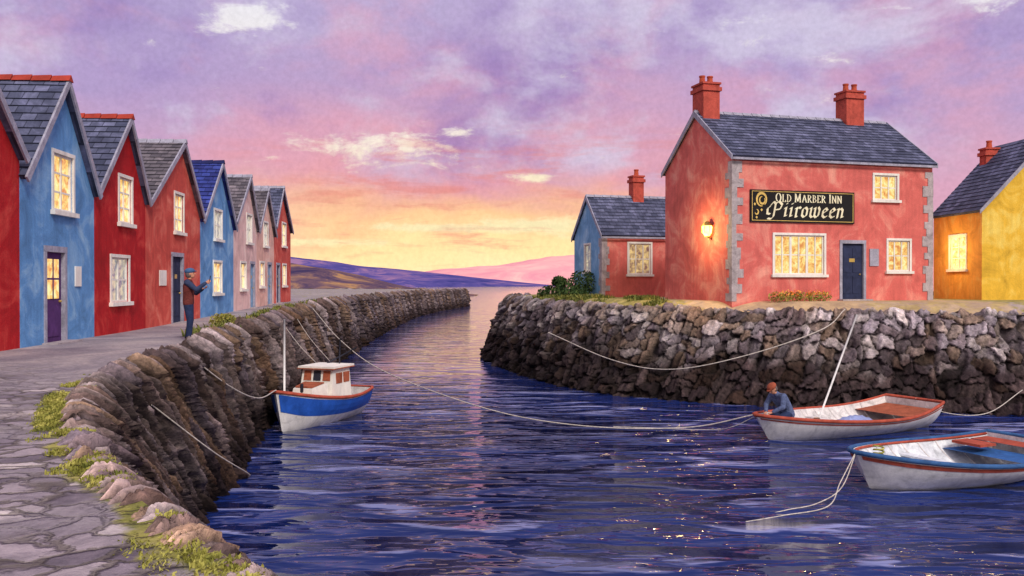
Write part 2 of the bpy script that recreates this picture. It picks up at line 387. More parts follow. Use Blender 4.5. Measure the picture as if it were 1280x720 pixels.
Lc=[((-0.55,2.6,2.86),(.3,3.0)),((-1.15,4.1,2.86),(-.5,4.6)),((-1.62,4.75,2.86),(-1.0,6.5)),((-2.2,5.5,2.86),(-1.6,8)),((-3.05,6.7,2.86),(-2.5,10)),((-4.0,8.3,2.86),(-3.4,11.8)),((-5.2,10.8,2.86),(-4.4,13.2)),((-6.1,13.6,2.86),(-5.6,15.6)),((-6.8,18,2.86),(-6.3,19.5)),((-7.5,21.7,2.86),(-7.0,23)),((-8.2,26,2.86),(-7.6,26.5)),((-9.0,33,2.93),(-8.2,33)),((-10,42,3.05),(-9.0,42)),((-11,56,3.15),(-10.0,56)),((-12.3,80,3.1),(-11.3,80)),((-12.8,110,3.1),(-12,110)),((-11.2,140,3.05),(-10.5,139)),((-8.8,163,3),(-8.2,162)),((-9.5,168,3),(-9,169)),((-14,172,3),(-14,173.5)),((-40,180,3),(-40,182)),((-120,200,3),(-120,202))]
lt=[a for a,b in Lc]; lb=[(b[0],b[1],0) for a,b in Lc]
palL=[S(98,86,82),S(124,112,112),S(84,70,66),S(142,130,130),S(98,88,94),S(120,100,84)]
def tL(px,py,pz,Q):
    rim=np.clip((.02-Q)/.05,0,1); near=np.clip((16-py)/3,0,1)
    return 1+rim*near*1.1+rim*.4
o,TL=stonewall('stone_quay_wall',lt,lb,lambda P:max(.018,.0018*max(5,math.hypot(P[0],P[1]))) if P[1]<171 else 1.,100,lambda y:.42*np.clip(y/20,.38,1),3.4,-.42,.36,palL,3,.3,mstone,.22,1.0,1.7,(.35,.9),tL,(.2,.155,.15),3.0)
tag(o,'rugged dark slab stone quay wall beside the water','wall')
Rc=[((45,80,3.4),(45,82)),((12,70,3.4),(11.5,72)),((4,63,3.4),(3,65)),((.8,57.5,3.45),(-.4,59)),((-.2,53,3.4),(-1.7,53.5)),((.3,49,3.38),(-1.4,48.2)),((1.1,44.5,3.34),(-.1,42.6)),((2.7,39.5,3.3),(1.7,37.1)),((5.0,35.8,3.25),(4.0,33.3)),((8.8,33.2,3.2),(8.1,30.7)),((13.5,31.9,3.2),(13,29.3)),((17.5,30.8,3.18),(17,27.9)),((24,29.0,3.15),(23.5,26.2)),((34,26.4,3.1),(33.5,23.5)),((60,20.4,3.1),(59,17.5))]
rt=[a for a,b in Rc]; rb=[(b[0],b[1],0) for a,b in Rc]
palR=[S(162,152,160),S(190,180,182),S(134,122,128),S(146,126,112),S(208,198,198),S(164,148,140),S(116,104,108)]
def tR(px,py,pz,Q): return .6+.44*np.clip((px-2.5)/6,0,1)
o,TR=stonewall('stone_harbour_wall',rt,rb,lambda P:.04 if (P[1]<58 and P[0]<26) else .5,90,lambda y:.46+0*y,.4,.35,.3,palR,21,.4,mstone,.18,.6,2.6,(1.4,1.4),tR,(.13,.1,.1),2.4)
tag(o,'rough grey rubble stone harbour wall below the red inn','wall')
# ---------------------------------------------------------------- ground
def groundmat(name):
    m,t,p=newmat(name); g=t.n.new('ShaderNodeNewGeometry').outputs['Position']
    at=t.n.new('ShaderNodeAttribute'); at.attribute_name='mask'
    ms=t.n.new('ShaderNodeSeparateColor'); t.put(ms.inputs[0],at.outputs['Color'])
    big=t.noise(g,.5,6,.6,1); fine=t.noise(g,14,5,.75)
    gravel=t.mix(.6,t.ramp(big,[(.3,S(124,114,126)),(.5,S(154,144,150)),(.7,S(188,174,172))]),t.ramp(fine,[(.3,(.4,.4,.4)),(.65,(1.2,1.2,1.2))]),'MULTIPLY')
    wv=t.n.new('ShaderNodeVectorMath'); wv.operation='ADD'; t.put(wv.inputs[0],g)
    sc=t.n.new('ShaderNodeVectorMath'); sc.operation='SCALE'; t.put(sc.inputs[0],t.noise(g,2.4,4,.6,0,1)); sc.inputs['Scale'].default_value=.5
    t.put(wv.inputs[1],sc.outputs[0])
    mp=t.mapping(wv.outputs[0],(2.8,3.6,0),rot=(0,0,.3))
    ve=t.n.new('ShaderNodeTexVoronoi'); ve.feature='DISTANCE_TO_EDGE'; t.put(ve.inputs['Vector'],mp); ve.inputs['Scale'].default_value=1.05
    vc=t.n.new('ShaderNodeTexVoronoi'); vc.feature='F1'; t.put(vc.inputs['Vector'],mp); vc.inputs['Scale'].default_value=1.05
    sepc=t.n.new('ShaderNodeSeparateColor'); t.put(sepc.inputs[0],vc.outputs['Color'])
    flagc=t.ramp(sepc.outputs[0],[(0,S(108,98,110)),(.4,S(134,124,136)),(.8,S(166,154,162)),(1,S(218,206,206))])
    flagc=t.mix(.7,flagc,t.ramp(t.noise(g,5,6,.72,.8),[(.3,(.42,.42,.44)),(.65,(1.25,1.22,1.18))]),'MULTIPLY')
    edge=t.sstep(ve.outputs['Distance'],.01,.14)
    fl=t.mix(t.math('MULTIPLY',t.math('SUBTRACT',1,edge),.7),flagc,S(92,84,74))
    patch=t.sstep(t.noise(g,.9,4,.6,.4),.38,.56)
    col=t.mix(t.math('MULTIPLY',ms.outputs[0],patch),gravel,fl)
    grass=t.ramp(t.noise(g,2.6,5,.7,.6),[(.3,S(88,94,52)),(.5,S(138,134,72)),(.7,S(188,176,108))])
    gmk=t.sstep(t.math('ADD',ms.outputs[1],t.math('MULTIPLY',t.math('SUBTRACT',t.noise(g,1.8,5,.6,.5),.5),1.3)),.4,.6)
    col=t.mix(gmk,col,grass)
    tan=t.ramp(t.noise(g,1.5,5,.7,.6),[(.3,S(158,130,102)),(.6,S(214,182,134))])
    col=t.mix(ms.outputs[2],col,tan)
    t.put(p.inputs['Base Color'],col); p.inputs['Roughness'].default_value=.9; p.inputs['Specular IOR Level'].default_value=.15
    h=t.math('ADD',t.math('MULTIPLY',t.math('MULTIPLY',edge,ms.outputs[0]),.9),t.math('MULTIPLY',fine,.5))
    t.put(p.inputs['Normal'],t.bump(h,.9,.06)); return m
gm_=groundmat('quay_surface')
def gridmesh(name,V,mask,mat,kind='structure'):
    n,mq,_=V.shape; idx=np.arange(n*mq).reshape(n,mq)
    f=np.stack([idx[:-1,:-1],idx[1:,:-1],idx[1:,1:],idx[:-1,1:]],-1).reshape(-1,4)
    o=mk(name,V.reshape(-1,3).tolist(),f.tolist(),mat,smooth=True)
    if mask is not None:
        a=o.data.color_attributes.new('mask','FLOAT_COLOR','POINT'); c=np.ones((n*mq,4),np.float32); c[:,:3]=mask.reshape(-1,3); a.data.foreach_set('color',c.ravel())
    if kind: o['kind']=kind
    return o
offs=np.array([.08,.16,.3,.5,.75,1,1.4,1.9,2.5,3.2,4,5,6.5,9,14,25,60,150])
T=TL[TL[:,1]<400]; V=np.zeros((len(T),len(offs),3)); mk_=np.zeros((len(T),len(offs),3))
for i,P in enumerate(T):
    for j,of in enumerate(offs):
        x=P[0]-of; V[i,j]=(x,P[1],P[2]+.03+.03*math.sin(x*2.1+P[1])*math.exp(-of))
        fl=min(1,max(0,(15.5-P[1]+ .6*math.sin(x*1.3))/3.))
        gr=max(0,1-of/.75)*min(1,max(0,(13-P[1])/3))*.85
        tn=0
        if P[1]>58: gr=max(gr,min(1,(P[1]-58)/10))*.4
        if 24<P[1]<=58: gr=max(gr,.42*max(0,1-of/.8))
        mk_[i,j]=(fl,gr,tn)
gridmesh('quay_ground',V,mk_,gm_)
sp_=catmull([(45,74,0),(14,64,0),(9,60,0),(6,56,0),(5,54,0),(5,52,0),(6,51,0),(8,50,0),(10,50,0),(13,50,0),(17,50,0),(21,50,0),(27,50,0),(36,52,0),(62,60,0)],30)
tt=np.concatenate([np.linspace(.0,.3,22),np.linspace(.34,1,14)]); V=np.zeros((len(TR),len(tt),3)); mk_=np.zeros_like(V)
for i,P in enumerate(TR):
    e0=sp_[i]-P; L=math.hypot(e0[0],e0[1])
    for j,q in enumerate(tt):
        dd=L*q; x=P[0]+e0[0]*q; y=P[1]+e0[1]*q; sm=min(1,dd/1.5); sm=sm*sm*(3-2*sm)
        V[i,j]=(x,y,P[2]+(3.58-P[2])*sm)
        gr=0.0
        if x<6.5 and y>34: gr=1.0 if y<47 else .8
        elif x<7.6: gr=.5
        if 13<x: gr=.5
        if x>18.5: gr=.75
        tn=.8 if (7.0<x<18) else .25
        mk_[i,j]=(0,gr,tn*(1-gr*.5))
gridmesh('headland_ground',V,mk_,gm_)
# ---------------------------------------------------------------- hills
def hill(name,prof,Y0,D,mat,ns=160,amp=.08,seed=1):
    xs=np.array([a for a,b in prof],float); zs=np.array([b for a,b in prof],float)
    X_=np.linspace(xs[0],xs[-1],ns); Zp=np.interp(X_,xs,zs); nd=24
    V=np.zeros((ns,nd,3))
    for j in range(nd):
        s_=j/(nd-1); k=math.sin(math.pi*s_)**.8
        nz=fbm(X_/(abs(xs[-1]-xs[0])/22)+s_*3,np.full(ns,s_*5.),seed)-.5
        V[:,j,0]=X_; V[:,j,1]=Y0+D*(s_-.5)+nz*D*.1; V[:,j,2]=np.maximum(-1,Zp*k*(1+amp*2*nz)-.5)
    gridmesh(name,V,None,mat)
def hm(name,a,b,c,sc):
    m,t,p=newmat(name); g=t.n.new('ShaderNodeNewGeometry').outputs['Position']
    col=t.ramp(t.noise(t.mapping(g,(1,1,3)),sc,6,.7,1),[(.34,a),(.5,b),(.64,c)])
    t.put(p.inputs['Base Color'],col); p.inputs['Roughness'].default_value=1; p.inputs['Specular IOR Level'].default_value=0; return m
hill('far_mountain',[(-900,0),(-440,34),(-250,62),(-60,76),(130,100),(330,120),(600,110),(1000,80),(1600,110),(2600,60)],3500,900,hm('haze_pink_mountain',S(216,144,160),S(234,166,170),S(244,186,180),.005),seed=4,amp=.16)  # light pink base colour paints in the distance haze
hill('purple_hill',[(-1500,60),(-700,52),(-420,45),(-330,44),(-262,36),(-200,27),(-130,21),(-50,12),(10,6),(60,1)],1200,400,hm('purple_hill_cover',S(58,60,122),S(88,80,144),S(150,116,152),.016),seed=9,amp=.12)
hill('low_headland',[(-500,22),(-160,16),(-100,14),(-84,13),(-72,11),(-60,8.5),(-48,6.2),(-35,3.4),(-12,.6)],300,90,hm('dark_land_cover',S(62,54,86),S(104,82,94),S(168,130,92),.07),seed=12,amp=.15)
# ---------------------------------------------------------------- building parts
def window(par,loc,rz,w,h,cols,rows,glass,frame=None,sill=True,surround=True,cas=None):
    frame=frame or M['white']
    g=B(); g.box(-w/2,w/2,.085,.10,0,h)
    wo=g.obj('window',[glass],par,loc,(0,0,rz))
    f=B(); a=.055
    f.box(-w/2,-w/2+a,.03,.084,0,h); f.box(w/2-a,w/2,.03,.084,0,h)
    f.box(-w/2+a,w/2-a,.03,.084,0,a); f.box(-w/2+a,w/2-a,.03,.084,h-a,h)
    for i in range(1,cols):
        x=-w/2+w*i/cols; wd=.024 if not(cas and i%cas==0) else .05
        f.box(x-wd,x+wd,.04,.082,a,h-a)
    for i in range(1,rows):
        z=h*i/rows
        for c in range(cols):
            f.box(-w/2+w*c/cols+.051,-w/2+w*(c+1)/cols-.051,.045,.08,z-.022,z+.022)
    if surround:
        b=.09
        f.box(-w/2-b,-w/2,-.03,.02,0,h); f.box(w/2,w/2+b,-.03,.02,0,h); f.box(-w/2-b,w/2+b,-.035,.02,h,h+b)
    f.obj('frame',[frame],wo)
    if sill:
        s=B(); s.box(-w/2-.15,w/2+.15,-.11,.03,-.11,-.002); s.obj('sill',[M['white']],wo)
    return wo
def door(par,loc,rz,w,h,mat,glazed=None,frame=None):
    frame=frame or M['trim']
    d_=B(); d_.box(-w/2+.06,w/2-.06,.07,.115,0,h-.06)
    if not glazed:
        for (a,b,c,d2) in [(-.36,-.04,.12,.42),(.04,.36,.12,.42),(-.36,-.04,.48,.9),(.04,.36,.48,.9)]:
            d_.box(w*a,w*b,.052,.072,h*c,h*d2)
    else:
        d_.box(-w*.34,w*.34,.052,.072,h*.08,h*.4)
    do=d_.obj('door',[mat],par,loc,(0,0,rz))
    f=B(); f.box(-w/2-.06,-w/2+.06,-.03,.07,0,h); f.box(w/2-.06,w/2+.06,-.03,.07,0,h); f.box(-w/2-.06,w/2+.06,-.034,.07,h-.06,h+.08)
    f.obj('frame',[frame],do)
    k=B(); k.capsule((w*.33,.03,h*.45),(w*.33,.05,h*.45),.03,.03,8); k.obj('handle',[M['brass']],do)
    if glazed:
        g=B(); g.box(-w*.3,w*.3,.055,.071,h*.48,h*.9); g.obj('window',[glazed],do)
        b=B(); b.box(-.02,.02,.04,.054,h*.48,h*.9); b.box(-w*.3,-.02,.04,.054,h*.68,h*.7); b.box(.02,w*.3,.04,.054,h*.68,h*.7); b.obj('glazing_bar',[mat],do)
    else:
        k=B(); k.box(-.13,.13,.046,.0515,h*.66,h*.67+.12); k.obj('letter_plate',[M['brass']],do)
    st=B(); st.box(-w/2-.15,w/2+.15,-.35,.0,-.3,.06); st.obj('step',[M['stone']],do,(0,-.002,0))
    return do
def slope(vs,fs,uv,A,Bp,C,D,th=.1,course=.26):
    A,Bp,C,D=map(Vector,(A,Bp,C,D)); n=(Bp-A).cross(D-A).normalized()
    if n.z<0: n=-n
    Ls=(D-A).length; k=max(1,round(Ls/course)); Lw=(Bp-A).length
    for i in range(k):
        a0=A.lerp(D,i/k); b0=Bp.lerp(C,i/k); a1=A.lerp(D,(i+1)/k); b1=Bp.lerp(C,(i+1)/k)
        o=len(vs); vs+= [a0+n*.03,b0+n*.03,b1+n*.008,a1+n*.008,a0,b0]
        fs+=[(o,o+1,o+2,o+3),(o+4,o+5,o+1,o)]
        v0=i*.26;v1=(i+1)*.26
        uv+= [[(0,v0),(Lw,v0),(Lw,v1),(0,v1)],[(0,v0),(Lw,v0),(Lw,v0+.01),(0,v0+.01)]]
    o=len(vs); vs+=[A,Bp,C,D,A-n*th,Bp-n*th,C-n*th,D-n*th]
    q=[(o+7,o+6,o+5,o+4),(o,o+4,o+5,o+1),(o+1,o+5,o+6,o+2),(o+2,o+6,o+7,o+3),(o+3,o+7,o+4,o)]
    fs+=q; uv+=[[(0,0),(1,0),(1,1),(0,1)]]*5
def chimney(par,x,y,z0,z1,w=.9,dd=.6,pots=2):
    b=B(); b.box(x-w/2,x+w/2,y-dd/2,y+dd/2,z0,z1); b.box(x-w/2-.07,x+w/2+.07,y-dd/2-.07,y+dd/2+.07,z1-.28,z1-.12); b.box(x-w/2-.05,x+w/2+.05,y-dd/2-.05,y+dd/2+.05,z1,z1+.08)
    c=b.obj('chimney',[M['chim']],par)
    for i in range(pots):
        xx=x+(i-(pots-1)/2)*w*.48; p_=B(); seg=12; v=[];f=[]
        for (r,z) in [(.13,z1+.08),(.11,z1+.34),(.13,z1+.36),(.13,z1+.42),(.09,z1+.42),(.08,z1+.2)]:
            for j in range(seg): v.append((xx+r*math.cos(2*math.pi*j/seg),y+r*math.sin(2*math.pi*j/seg),z))
        for a in range(5):
            for j in range(seg): k=(j+1)%seg; f.append((a*seg+j,a*seg+k,(a+1)*seg+k,(a+1)*seg+j))
        p_.add(v,f); p_.obj('chimney_pot',[M['pot']],c)
    return c
def quoins(par,pts):
    for (x,y,sx,sy,H) in pts:
        b=B(); z=0;i=0
        while z<H-.2:
            hh=.24+.22*random.random(); hh=min(hh,H-z)
            lx=(.36 if i%2 else .16)+.16*random.random(); ly=(.16 if i%2 else .36)+.16*random.random()
            x0,x1=(x-.02,x+lx) if sx>0 else (x-lx,x+.02)
            y0,y1=(y-.02,y+ly) if sy>0 else (y-ly,y+.02)
            j=.012*random.random(); b.box(x0-j,x1+j,y0-j,y1+j,z,z+hh); z+=hh; i+=1
        b.obj('corner_stones',[M['stone']],par)
def rowhouse(label,Y0,Y1,z0,eave,ridge,pk,wallm,roofm,wins,doors,ridgem,plaque=None,depth=8):
    rz=math.atan2(.9965,-.083)
    w_=(Y1-Y0)/.9965-.012; X0=-10.8-.083*(Y0-21.3)
    h=thing('house',label,'house',(X0,Y0,z0),rz,'row of gabled waterfront houses')
    b=B(); v=[(0,0,-.5),(w_,0,-.5),(w_,0,eave),(pk,0,ridge),(0,0,eave)]
    v+=[(x,depth,z) for x,_,z in v]
    b.add(v,[(0,1,2,3,4),(9,8,7,6,5),(0,5,6,1),(1,6,7,2),(2,7,8,3),(3,8,9,4),(4,9,5,0)])
    wo=b.obj('wall',[wallm],h)
    cut(wo,[(x-w/2,x+w/2,-.2,.14,z,z+hh) for x,z,w,hh,*_ in wins]+[(x-w/2,x+w/2,-.2,.16,-.02,hh) for x,w,hh,*_ in doors])
    for x,z,w,hh,c,r,gl in wins: window(h,(x,0,z),0,w,hh,c,r,gl)
    for x,w,hh,mt,gl in doors: door(h,(x,0,0),0,w,hh,mt,gl)
    vs=[];fs=[];uv=[]
    slope(vs,fs,uv,(-.03,-.16,eave+.04),(-.03,depth,eave+.04),(pk,depth,ridge+.12),(pk,-.16,ridge+.12))
    slope(vs,fs,uv,(w_+.03,-.16,eave+.04),(w_+.03,depth,eave+.04),(pk,depth,ridge+.12),(pk,-.16,ridge+.12))
    ro=mk('roof',vs,fs,roofm,h,uvs=uv)
    tb=B()
    for sx in (-.05,w_+.05):
        A=Vector((sx,0,eave-.02)); C=Vector((pk,0,ridge+.13)); dd=(C-A).normalized(); n=Vector((-dd.z,0,dd.x))
        if n.z<0: n=-n
        p=[A-n*.1,C-Vector((0,0,.18)),C+Vector((0,0,.03)),A+n*.06]
        tb.add([(q.x,-.2,q.z) for q in p]+[(q.x,-.15,q.z) for q in p],[(0,1,2,3),(7,6,5,4),(0,4,5,1),(1,5,6,2),(2,6,7,3),(3,7,4,0)])
    tb.obj('gable_trim',[M['trim']],h)
    rb_=B(); n_=int(depth/.45)
    for i in range(n_):
        y=-.22+i*.45; rb_.add([(pk-.14,y,ridge+.06),(pk,y,ridge+.22),(pk+.14,y,ridge+.06),(pk-.14,y+.43,ridge+.05),(pk,y+.43,ridge+.20),(pk+.14,y+.43,ridge+.05)],[(0,1,2),(5,4,3),(0,3,4,1),(1,4,5,2),(2,5,3,0)])
    rb_.obj('ridge_tiles',[ridgem],ro)
    if plaque:
        x,z,w,hh=plaque; q=B(); q.box(x,x+w,-.03,-.002,z,z+hh); q.obj('plaque',[M['white']],h)
    return h
G,GD,GC=M['glow'],M['glowdim'],M['glowcool']
rowhouse('narrow red house at the near end of the quay row',14.2,18.97,2.86,4.1,6.3,2.4,M['dred'],M['slate'],[(2.6,3.1,1,1.2,2,2,G)],[(1.2,1.1,2.2,M['navy'],None)],M['trim'])
rowhouse('blue gabled house with purple door and red ridge',18.97,23.07,2.86,3.7,6.2,2.15,M['blue'],M['slate'],[(2.2,3.15,1.1,1.35,2,3,G)],[(1.75,1.1,2.22,M['purple'],G)],M['ridge'],(2.85,1.35,.36,.5))
rowhouse('deep red gabled house with two white windows',23.07,27.1,2.86,3.85,6.1,2.35,M['dred'],M['slate'],[(2.3,3.15,1.0,1.3,2,3,G),(1.85,.9,1.35,1.25,2,2,GC)],[],M['ridge'])
rowhouse('brick red gabled house with dark navy door',27.1,33.3,2.86,3.9,6.25,3.7,M['brick'],M['slateb'],[(3.5,3.2,1.0,1.3,2,3,G)],[(3.3,1.3,2.4,M['navy'],None)],M['trim'],(1.3,1.35,.7,.5))
rowhouse('bright blue gabled house with blue roof',33.3,38.7,2.93,3.7,6.2,2.9,M['blue'],M['slateblue'],[(2.7,3.15,1.2,1.15,2,2,GC),(2.6,.95,1.3,1.25,2,2,G)],[],M['slateblue'],None)
rowhouse('pale pink gabled house with white windows',38.7,43.6,3.06,3.9,6.15,2.9,M['pink'],M['slateb'],[(3.2,3.15,1.1,1.3,2,2,GC),(1.9,.95,1.1,1.2,2,2,G)],[(3.9,1.0,2.2,M['ltblue'],None)],M['trim'])
rowhouse('peach gabled house with light blue door',43.6,48.2,3.12,3.7,5.9,2.3,M['peach'],M['slateb'],[(2.3,3.1,1.1,1.2,2,2,GC),(1.3,1.0,1.0,1.2,2,2,G)],[(3.3,1.0,2.2,M['ltblue'],None)],M['trim'])
rowhouse('narrow red gabled house ending the row',48.2,53.6,3.14,4.2,6.5,2.2,M['brick'],M['slate'],[(3.1,3.3,1.2,1.3,2,2,G),(3.2,1.0,1.2,1.2,2,2,G)],[(1.2,1.0,2.2,M['navy'],None)],M['trim'])
def longhouse(h,w_,dp,eave,ridge,wallmats,roofm,cuts,ov=.18):
    b=B()
    v=[(0,0,-.6),(0,dp,-.6),(0,dp,eave),(0,dp/2,ridge),(0,0,eave)]; v+=[(w_,y,z) for _,y,z in v]
    b.add(v[:],[(0,5,9,4)],0); b.add(v[:],[(4,3,2,1,0)],1); b.add(v[:],[(5,6,7,8,9)],0); b.add(v[:],[(1,2,7,6),(2,3,8,7),(3,4,9,8),(0,1,6,5)],0)
    me_o=b.obj('wall',wallmats,h)
    bm=bmesh.new(); bm.from_mesh(me_o.data); bmesh.ops.remove_doubles(bm,verts=bm.verts,dist=1e-4); bmesh.ops.recalc_face_normals(bm,faces=bm.faces); bm.to_mesh(me_o.data); bm.free()
    cut(me_o,cuts)
    vs=[];fs=[];uv=[]; dz=(ridge-eave)/(dp/2)*ov
    slope(vs,fs,uv,(-.08,-ov,eave-dz+.12),(w_+.08,-ov,eave-dz+.12),(w_+.08,dp/2,ridge+.14),(-.08,dp/2,ridge+.14))
    slope(vs,fs,uv,(-.08,dp+ov,eave-dz+.12),(w_+.08,dp+ov,eave-dz+.12),(w_+.08,dp/2,ridge+.14),(-.08,dp/2,ridge+.14))
    ro=mk('roof',vs,fs,roofm,h,uvs=uv)
    r=B(); n_=int((w_+.1)/.45)+1
    for i in range(n_):
        x=-.1+i*.45; x2=min(x+.43,w_+.1); r.add([(x,dp/2-.13,ridge+.1),(x,dp/2,ridge+.24),(x,dp/2+.13,ridge+.1),(x2,dp/2-.13,ridge+.09),(x2,dp/2,ridge+.225),(x2,dp/2+.13,ridge+.09)],[(2,1,0),(3,4,5),(1,4,3,0),(2,5,4,1),(0,3,5,2)])
    r.obj('ridge_tiles',[M['trim']],ro)
    t_=B()
    for xx in (-.13,w_+.085):
        for s_ in (0,1):
            ya=-ov if s_==0 else dp+ov
            A=(ya,eave-dz+.17); C=(dp/2,ridge+.2)
            p=[(A[0],A[1]-.2),(C[0],C[1]-.26),(C[0],C[1]),(A[0],A[1])]
            t_.add([(xx,y,z) for y,z in p]+[(xx+.045,y,z) for y,z in p],[(0,1,2,3),(7,6,5,4),(0,4,5,1),(1,5,6,2),(2,6,7,3),(3,7,4,0)])
    t_.box(-.08,w_+.08,-ov-.04,-ov+.0,eave-dz-.02,eave-dz+.07)
    t_.obj('roof_edge_trim',[M['trim']],h)
    return ro
RZ=math.radians(16.1)
inn=thing('inn','coral red two storey inn with slate roof and black sign','inn',(8.5,34,3.58),RZ)
fw=[(2.99,1.05,2.25,1.55,6,2,3),(7.68,1.2,1.05,1.25,3,2,None),(7.03,4.1,1.1,1.0,3,2,None)]
cuts=[(x-w/2,x+w/2,-.2,.14,z,z+hh) for x,z,w,hh,*_ in fw]+[(5.46-.56,5.46+.56,-.2,.16,-.02,2.36)]
ro=longhouse(inn,9.33,5.8,5.62,7.7,[M['inn'],M['inn']],M['slate'],cuts)
for x,z,w,hh,c,r,cs in fw: window(inn,(x,0,z),0,w,hh,c,r,G,cas=2 if c==6 else None)
door(inn,(5.46,0,0),0,1.12,2.36,M['navy'],None)
chimney(ro,.45,2.9,6.6,8.95,.75,.95,2); chimney(ro,7.5,2.9,7.2,9.05,.9,.75,2)
quoins(inn,[(0,0,1,1,5.5),(9.33,0,-1,1,5.5)])
q=B(); q.box(6.25,6.68,-.04,-.002,1.4,2.1); q.obj('notice_board',[M['trim']],inn)
# sign
q=B(); q.box(-2.36,2.36,-.07,0,-.63,.63)
sg=q.obj('sign_board',[M['black']],inn,(3.12,-.004,3.72))
q=B()
q.box(-2.30,2.30,-.082,-.0705,.555,.575); q.box(-2.30,2.30,-.082,-.0705,-.575,-.555); q.box(-2.30,-2.28,-.082,-.0705,-.555,.555); q.box(2.28,2.30,-.082,-.0705,-.555,.555)
q.obj('sign_border',[M['gold']],sg)
def arc(cx,cz,rx,rz_,a0,a1,n=14): return [(cx+rx*math.cos(math.radians(a0+(a1-a0)*i/n)),cz+rz_*math.sin(math.radians(a0+(a1-a0)*i/n))) for i in range(n+1)]
st0=lambda x:[[(x,0),(x,1)],[(x-.13,0),(x+.13,0)],[(x-.13,1),(x+.13,1)]]
CAP={'O':([arc(.38,.5,.32,.5,0,360,22)],.86),'L':(st0(.16)+[[(.16,0),(.55,0)],[(.55,0),(.57,.22)]],.72),'D':(st0(.16)+[arc(.2,.5,.46,.5,90,-90)],.84),
'M':([[(.12,0),(.14,1)],[(.14,1),(.45,.1)],[(.45,.1),(.76,1)],[(.76,1),(.78,0)],[(0,0),(.24,0)],[(.66,0),(.9,0)],[(.02,1),(.16,1)],[(.76,1),(.88,1)]],1.02),
'A':([[(.1,0),(.4,1)],[(.4,1),(.7,0)],[(.2,.34),(.6,.34)],[(0,0),(.2,0)],[(.58,0),(.82,0)]],.86),
'R':(st0(.16)+[arc(.2,.75,.34,.25,90,-90),[(.3,.5),(.62,0)],[(.56,0),(.74,0)]],.8),'B':(st0(.16)+[arc(.2,.76,.3,.24,90,-90),arc(.2,.26,.38,.26,90,-90)],.74),
'E':(st0(.16)+[[(.16,0),(.54,0)],[(.54,0),(.56,.2)],[(.16,.52),(.42,.52)],[(.16,1),(.5,1)],[(.5,1),(.52,.82)]],.7),'I':(st0(.16),.4),
'N':([[(.14,0),(.14,1)],[(.14,1),(.66,0)],[(.66,0),(.66,1)],[(.02,0),(.26,0)],[(.02,1),(.16,1)],[(.55,1),(.78,1)]],.88),' ':([],.42)}
GOT={'P':([[(-.02,.72),(.14,.92),(.3,.82),(.3,.02),(.16,-.14),(-.06,-.1)],[(.3,.82),(.54,.94),(.76,.76),(.66,.48),(.3,.42)],[(-.02,.66),(-.2,.5),(-.16,.2),(.02,.16)]],.92),
'i':([[(.04,.52),(.16,.60),(.16,.06),(.28,.1)],[(.13,.8),(.21,.85)]],.38),'r':([[(.04,.52),(.16,.6),(.16,.04),(.26,.04)],[(.18,.5),(.32,.64),(.42,.56)]],.46),
'o':([[(.13,.5),(.13,.14),(.28,.02),(.45,.14),(.45,.5),(.3,.63),(.13,.5)]],.58),
'w':([[(.04,.56),(.14,.62),(.14,.12),(.27,.02),(.42,.12)],[(.32,.56),(.43,.62),(.43,.12),(.56,.02),(.72,.14),(.74,.5),(.64,.66)]],.88),
'e':([[(.46,.12),(.3,.02),(.13,.14),(.13,.46),(.3,.62),(.43,.48),(.14,.28)]],.54),'n':([[(.04,.54),(.15,.6),(.15,.02)],[(.15,.48),(.32,.62),(.45,.5),(.45,.06),(.56,.1)]],.62)}
def lettering(text_,font,x,z,size,nib,mat,par,shear=0,firstbig=1):
    b=B(); k=0; up=Vector((-nib[1],nib[0])).normalized()*.05; s0=size
    for ci,ch in enumerate(text_):
        size=s0*(firstbig if (ci==0 or text_[ci-1]==' ') else 1)
        paths,adv=font[ch]
        for pth in paths:
            for (a,c) in zip(pth[:-1],pth[1:]):
                for nb2 in (Vector(nib),up):
                    k+=1; y=-.075-.00004*k
                    h2=nb2*.5; A=Vector(a);C=Vector(c)
                    dd=(C-A).normalized()*.012
                    A=A-dd;C=C+dd
                    pts=[A-h2,A+h2,C+h2,C-h2]
                    b.add([(x+(p_.x+shear*p_.y)*size,y,z+p_.y*size) for p_ in pts]+[(x+(p_.x+shear*p_.y)*size,-.0702,z+p_.y*size) for p_ in pts],[(0,1,2,3),(0,4,5,1),(1,5,6,2),(2,6,7,3),(3,7,4,0)])
        x+=adv*size
    return b.obj('lettering',[mat],par)
lettering('OLD MARBER INN',CAP,-1.25,.18,.285,(.16,.0),M['cream'],sg,0,1.14)
lettering('Piiroween',GOT,-1.55,-.42,.64,(.12,.1),M['cream'],sg,.22)
q=B()
for rr,(a0,a1),cx,cz,wd in [(.25,(-.9,4.9),-1.88,.24,.05),(.14,(1.6,6.9),-1.85,.22,.04),(.09,(3.4,7.9),-2.1,-.24,.03)]:
    n_=26; v=[];f=[]
    for i in range(n_+1):
        a=a0+(a1-a0)*i/n_; ww=wd*(.3+.7*math.sin(math.pi*i/n_))
        for r_ in (rr-ww,rr+ww):
            for y in (-.084,-.0705): v.append((cx+r_*math.cos(a)*.85,y,cz+r_*math.sin(a)))
    for i in range(n_):
        a=i*4; f+=[(a,a+4,a+6,a+2),(a+1,a+3,a+7,a+5),(a,a+1,a+5,a+4),(a+2,a+6,a+7,a+3)]
    q.add(v,f)
for (x0,z0) in ((-2.18,.06),(-2.1,-.45),(-1.88,-.16)): q.add([(x0-.05,-.083,z0),(x0,-.083,z0-.06),(x0+.05,-.083,z0),(x0,-.083,z0+.06),(x0,-.071,z0)],[(0,1,2,3),(0,4,1),(1,4,2),(2,4,3),(3,4,0)])
q.obj('emblem',[M['gold']],sg)
